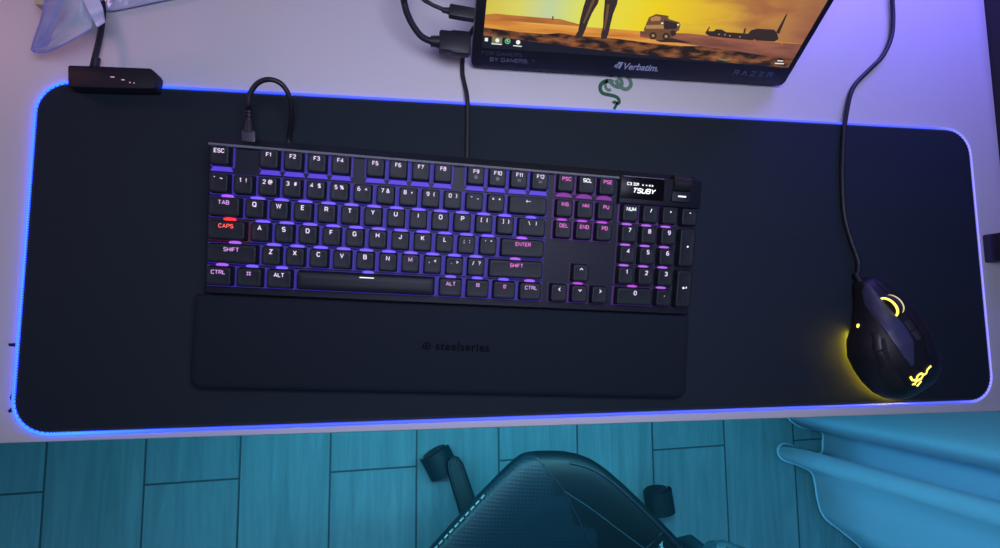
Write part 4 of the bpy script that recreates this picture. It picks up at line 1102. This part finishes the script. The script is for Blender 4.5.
def seam(name, pl, r, m, z=0):
    bm = bmesh.new()
    P = spline([(p.x, p.y, 0) for p in pl], 6)
    tube(bm, [Vector((p.x, p.y, seat_h(p.x, p.y) + z)) - co for p in P], r, 6)
    return obj(name, bm, m, ch)
M_seam = mat('seam_thread', (.004, .012, .022, 1), .6)
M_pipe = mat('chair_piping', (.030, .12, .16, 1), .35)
seam('seam', sm, .0013, M_seam)
seam('seam', pz([(563, 490), (590, 508), (618, 529), (645, 549)], SZ), .0009, mat('seam_thread_pale', (.012, .05, .07, 1), .5))
bm = bmesh.new()
tube(bm, [(cen + (p - cen) * .955) + Vector((0, 0, SZ + .002)) - co for p in outs[28:64]], .0022, 8)
obj('piping', bm, M_seam, ch)
bm = bmesh.new()
i0 = 0
for k in range(14):
    a_ = at(500 - k * 5.2 - 2, 474 + k * 5.6, SZ - .012); b_ = at(500 - k * 5.2 - 5.2, 474 + k * 5.6 + 3.4, SZ - .012)
    c0 = Vector((a_.x, a_.y, 0)); c1 = Vector((b_.x, b_.y, 0))
    for c_ in (c0, c1):
        pass
    c0 = cen + (c0 - cen) * .992; c1 = cen + (c1 - cen) * .992
    if k > 2: tube(bm, [Vector((c0.x, c0.y, SZ + .0)) - co, Vector((c1.x, c1.y, SZ + .0)) - co], .0013, 6)
obj('edge_stitching', bm, mat('pale_thread', (.20, .26, .25, 1), .4), ch)
# embroidered patch on the bolster
bm = bmesh.new()
e0 = at(659, 541, SZ + .01)
for q in ([(645, 548), (661, 532), (678, 549)],): 
    tube(bm, [Vector((p.x, p.y, seat_h(p.x, p.y) + .001)) - co for p in pz(q, SZ)], .0012, 6)
for q in ([(658, 544), (660.5, 540), (660, 546)], [(657, 548), (662, 546)]):
    tube(bm, [Vector((p.x, p.y, seat_h(p.x, p.y) + .001)) - co for p in pz(q, SZ)], .0012, 6, mi=1)
obj('embroidery', bm, [M_seam, mat('embroidery_thread', (.2, .32, .34, 1), .5)], ch)
# mechanism, column, base
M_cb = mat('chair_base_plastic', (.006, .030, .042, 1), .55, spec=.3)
bm = bmesh.new(); box(bm, -.10, .10, -.10, .10, .33, .36, .008); cyl(bm, (0, 0, .32), (0, 0, 1), .035, .06, 20, .004)
obj('seat_plate', bm, M_cb, ch)
bm = bmesh.new(); cyl(bm, (0, 0, .21), (0, 0, 1), .025, .24, 24, .002); cyl(bm, (0, 0, .12), (0, 0, 1), .034, .10, 24, .004)
obj('gas_lift', bm, M_cb, ch)
for k in range(5):
    an = math.radians(108 - 72 * k); d = Vector((math.cos(an), math.sin(an), 0)); sd = Vector((-d.y, d.x, 0))
    LL = []
    for r, w, z0, z1 in ((.02, .032, .075, .125), (.12, .024, .078, .118), (.24, .022, .074, .102), (.355, .020, .068, .088), (.375, .012, .070, .084)):
        c = d * r; LL.append([c + sd * w + Vector((0, 0, z0)), c + sd * w * .7 + Vector((0, 0, z1)), c - sd * w * .7 + Vector((0, 0, z1)), c - sd * w + Vector((0, 0, z0))])
    bm = bmesh.new(); rings(bm, LL); bmesh.ops.bevel(bm, geom=bm.edges[:], offset=.003, segments=2, affect='EDGES')
    lg = obj('base_leg', bm, M_cb, ch)
    # twin-wheel caster swivelled outward
    sw = {0: math.radians(208), 1: math.radians(8)}.get(k, an + .3)
    c = d * .370 + Vector((math.cos(sw), math.sin(sw), 0)) * (.068 if k == 1 else .030); ax = Vector((-math.sin(sw), math.cos(sw), 0))
    bm = bmesh.new()
    for s in (-1, 1): cyl(bm, c + ax * s * .017 + Vector((0, 0, .031)), ax, .030, .020, 28, .005)
    cyl(bm, c + Vector((0, 0, .031)), ax, .010, .056, 14)
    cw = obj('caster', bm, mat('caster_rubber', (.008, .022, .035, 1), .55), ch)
    bm = bmesh.new()
    fw = Vector((math.cos(sw), math.sin(sw), 0)); LLh = []
    for a in range(9):
        t_ = math.radians(-10 + a * 22); rr_ = .034
        p_ = c + fw * (rr_ * math.cos(t_)) + Vector((0, 0, .034 + rr_ * math.sin(t_)))
        LLh.append([p_ - ax * .026, p_ + ax * .026, p_ + ax * .026 - Vector((0, 0, .003)) * 1 - fw * .002, p_ - ax * .026 - Vector((0, 0, .003)) - fw * .002])
    rings(bm, LLh); obj('hood', bm, M_cb, cw)
# armrest on the right side and the left one
sd_r = Vector((.733, -.680, 0)); nr = Vector((.680, .733, 0))
pa = at(712, 552, -.11); pa = Vector((pa.x, pa.y, 0))
for which in (0, 1):
    base_ = pa if which == 0 else pa - nr * .56
    bm = bmesh.new()
    LL = []
    for s, w, dz in ((.0, .012, -.010), (.006, .020, -.002), (.03, .030, 0), (.12, .036, 0), (.22, .036, 0), (.26, .028, -.003), (.268, .018, -.01)):
        c = base_ + sd_r * s; LL.append([c + nr * w * math.cos(a) + Vector((0, 0, -.112 + dz * .5 + .012 * math.sin(a) * (1 if abs(math.sin(a)) < .99 else .9))) - co for a in [2 * PI * i / 16 for i in range(16)]])
    rings(bm, LL); obj('armrest_pad', bm, M_cb if which == 0 else M_cb, ch)
    bm = bmesh.new(); c = base_ + sd_r * .14
    c2 = c + nr * (-.09 if which == 0 else .09)
    tube(bm, [Vector((c.x, c.y, -.12)) - co, Vector((c.x, c.y, -.36)) - co, Vector((c.x * .7 + c2.x * .3, c.y * .7 + c2.y * .3, -.395)) - co, Vector((c2.x, c2.y, -.398)) - co], .013, 14)
    obj('armrest_post', bm, M_cb, ch)
# backrest at the far side of the seat (below the picture's edge)
fwd = Vector((-.60, .80, 0)); rgt = Vector((.80, .60, 0))
bc = Vector((.30, -.86, 0))
bm = bmesh.new(); LL = []
for zz__, w, th, lean in ((-.30, .20, .05, 0), (-.20, .25, .06, .01), (0, .26, .055, .035), (.2, .27, .05, .07), (.34, .24, .05, .10), (.42, .15, .045, .12), (.47, .10, .035, .13)):
    c = bc - fwd * lean; LL.append([c + rgt * w * math.cos(a) * (abs(math.cos(a)) ** -.3 if abs(math.cos(a)) > .01 else 0) + fwd * th * math.sin(a) + Vector((0, 0, zz__)) - co for a in [2 * PI * (i + .5) / 24 for i in range(24)]])
rings(bm, LL); obj('backrest', bm, M_lea, ch, angle=60)

# ------------------------------------------------------------------ CURTAIN
cur = tag(empty('curtain', (.9, -.6, -.735)), 'light blue curtain with soft folds hanging at the right over the floor', 'curtain')
hem = [(1.02, -.10), (.98, -.17), (.90, -.225), (.80, -.265), (.765, -.295), (.80, -.325), (.855, -.338), (.858, -.365), (.850, -.392), (.805, -.382), (.752, -.365), (.734, -.378), (.744, -.400), (.79, -.418), (.822, -.436), (.830, -.465), (.835, -.505), (.850, -.545), (.90, -.585), (.95, -.63), (.97, -.69), (.92, -.74), (.88, -.79), (.92, -.85), (.98, -.92), (.93, -1.0), (.90, -1.06), (.97, -1.13), (1.0, -1.2), (.93, -1.28), (.95, -1.36), (1.02, -1.42)]
hs = spline([(a, b, 0) for a, b in hem], 6)
bm = bmesh.new(); g = []
NZ = 16
for j in range(NZ + 1):
    v = j / NZ; zq = -.735 + 2.3 * v
    row = []
    for i, p in enumerate(hs):
        # folds relax towards the rail
        k_ = 1 - .35 * v
        x = 1.0 + (p.x - 1.0) * k_ + .006 * math.sin(i * .35 + v * 5) * v + .00
        y = p.y + .05 * v * (p.y + .75) * 0 + .07 * v
        row.append(bm.verts.new((x - .9, y + .6, zq + .735 + .0)))
    g.append(row)
for r0, r1 in zip(g, g[1:]):
    for i in range(len(hs) - 1): bm.faces.new((r0[i], r0[i + 1], r1[i + 1], r1[i]))
M_cur = mat('curtain_fabric', (.30, .56, .78, 1), .8, noise=.03, nscale=200, sheen=.2)
o = obj('fabric', bm, M_cur, cur, angle=80, recalc=False)
s = o.modifiers.new('thickness', 'SOLIDIFY'); s.thickness = .0015
bm = bmesh.new(); tube(bm, [Vector((p.x - .9, p.y + .6, .004)) for p in hs], .0028, 6)
obj('hem', bm, mat('curtain_hem', (.36, .66, .85, 1), .8), cur)
bm = bmesh.new(); tube(bm, [(.10, .56, 2.31), (.10, -.84, 2.31)], .012, 14)
obj('rail', bm, M_metal, cur)

# ------------------------------------------------------------------ LIGHT
def area(name, loc, look, size, sizey, col, power, spread=180):
    l = bpy.data.lights.new(name, 'AREA'); l.shape = 'RECTANGLE'; l.size = size; l.size_y = sizey; l.color = col; l.energy = power
    l.spread = math.radians(spread)
    o = bpy.data.objects.new(name, l); COL.objects.link(o); o.location = loc
    o.rotation_euler = (Vector(look) - Vector(loc)).to_track_quat('-Z', 'Y').to_euler()
    return o
area('ceiling_lamp', (-.06, .05, .66), (-.05, .0, 0), .36, .28, (.75, .74, 1.0), 2.1, 140)
area('violet_led_bar', (.42, .46, .17), (.39, .2, 0), .24, .04, (.20, .14, 1.0), 1.5)
area('pink_lamp', (-.95, .42, .35), (-.56, .22, 0), .12, .12, (1.0, .42, .55), .8)
area('cyan_floor_fill', (-.05, -.135, -.035), (-.0, -.62, -.75), .95, .03, (.13, .60, .80), 7)  # added cyan fill under the desk edge, tints floor, chair and curtain
area('cyan_front_fill', (.25, -1.7, -.2), (.25, -.45, -.75), 1.0, .3, (.13, .60, .80), 7.5)  # unseen cyan fill added low in front of the desk
w = bpy.data.worlds.new('world'); S.world = w; w.use_nodes = True
w.node_tree.nodes['Background'].inputs[0].default_value = (.20, .28, .55, 1); w.node_tree.nodes['Background'].inputs[1].default_value = .16
vs_ = S.view_settings; vs_.view_transform = 'Standard'; vs_.look = 'None'; vs_.gamma = 1; vs_.use_curve_mapping = False; vs_.exposure = 0
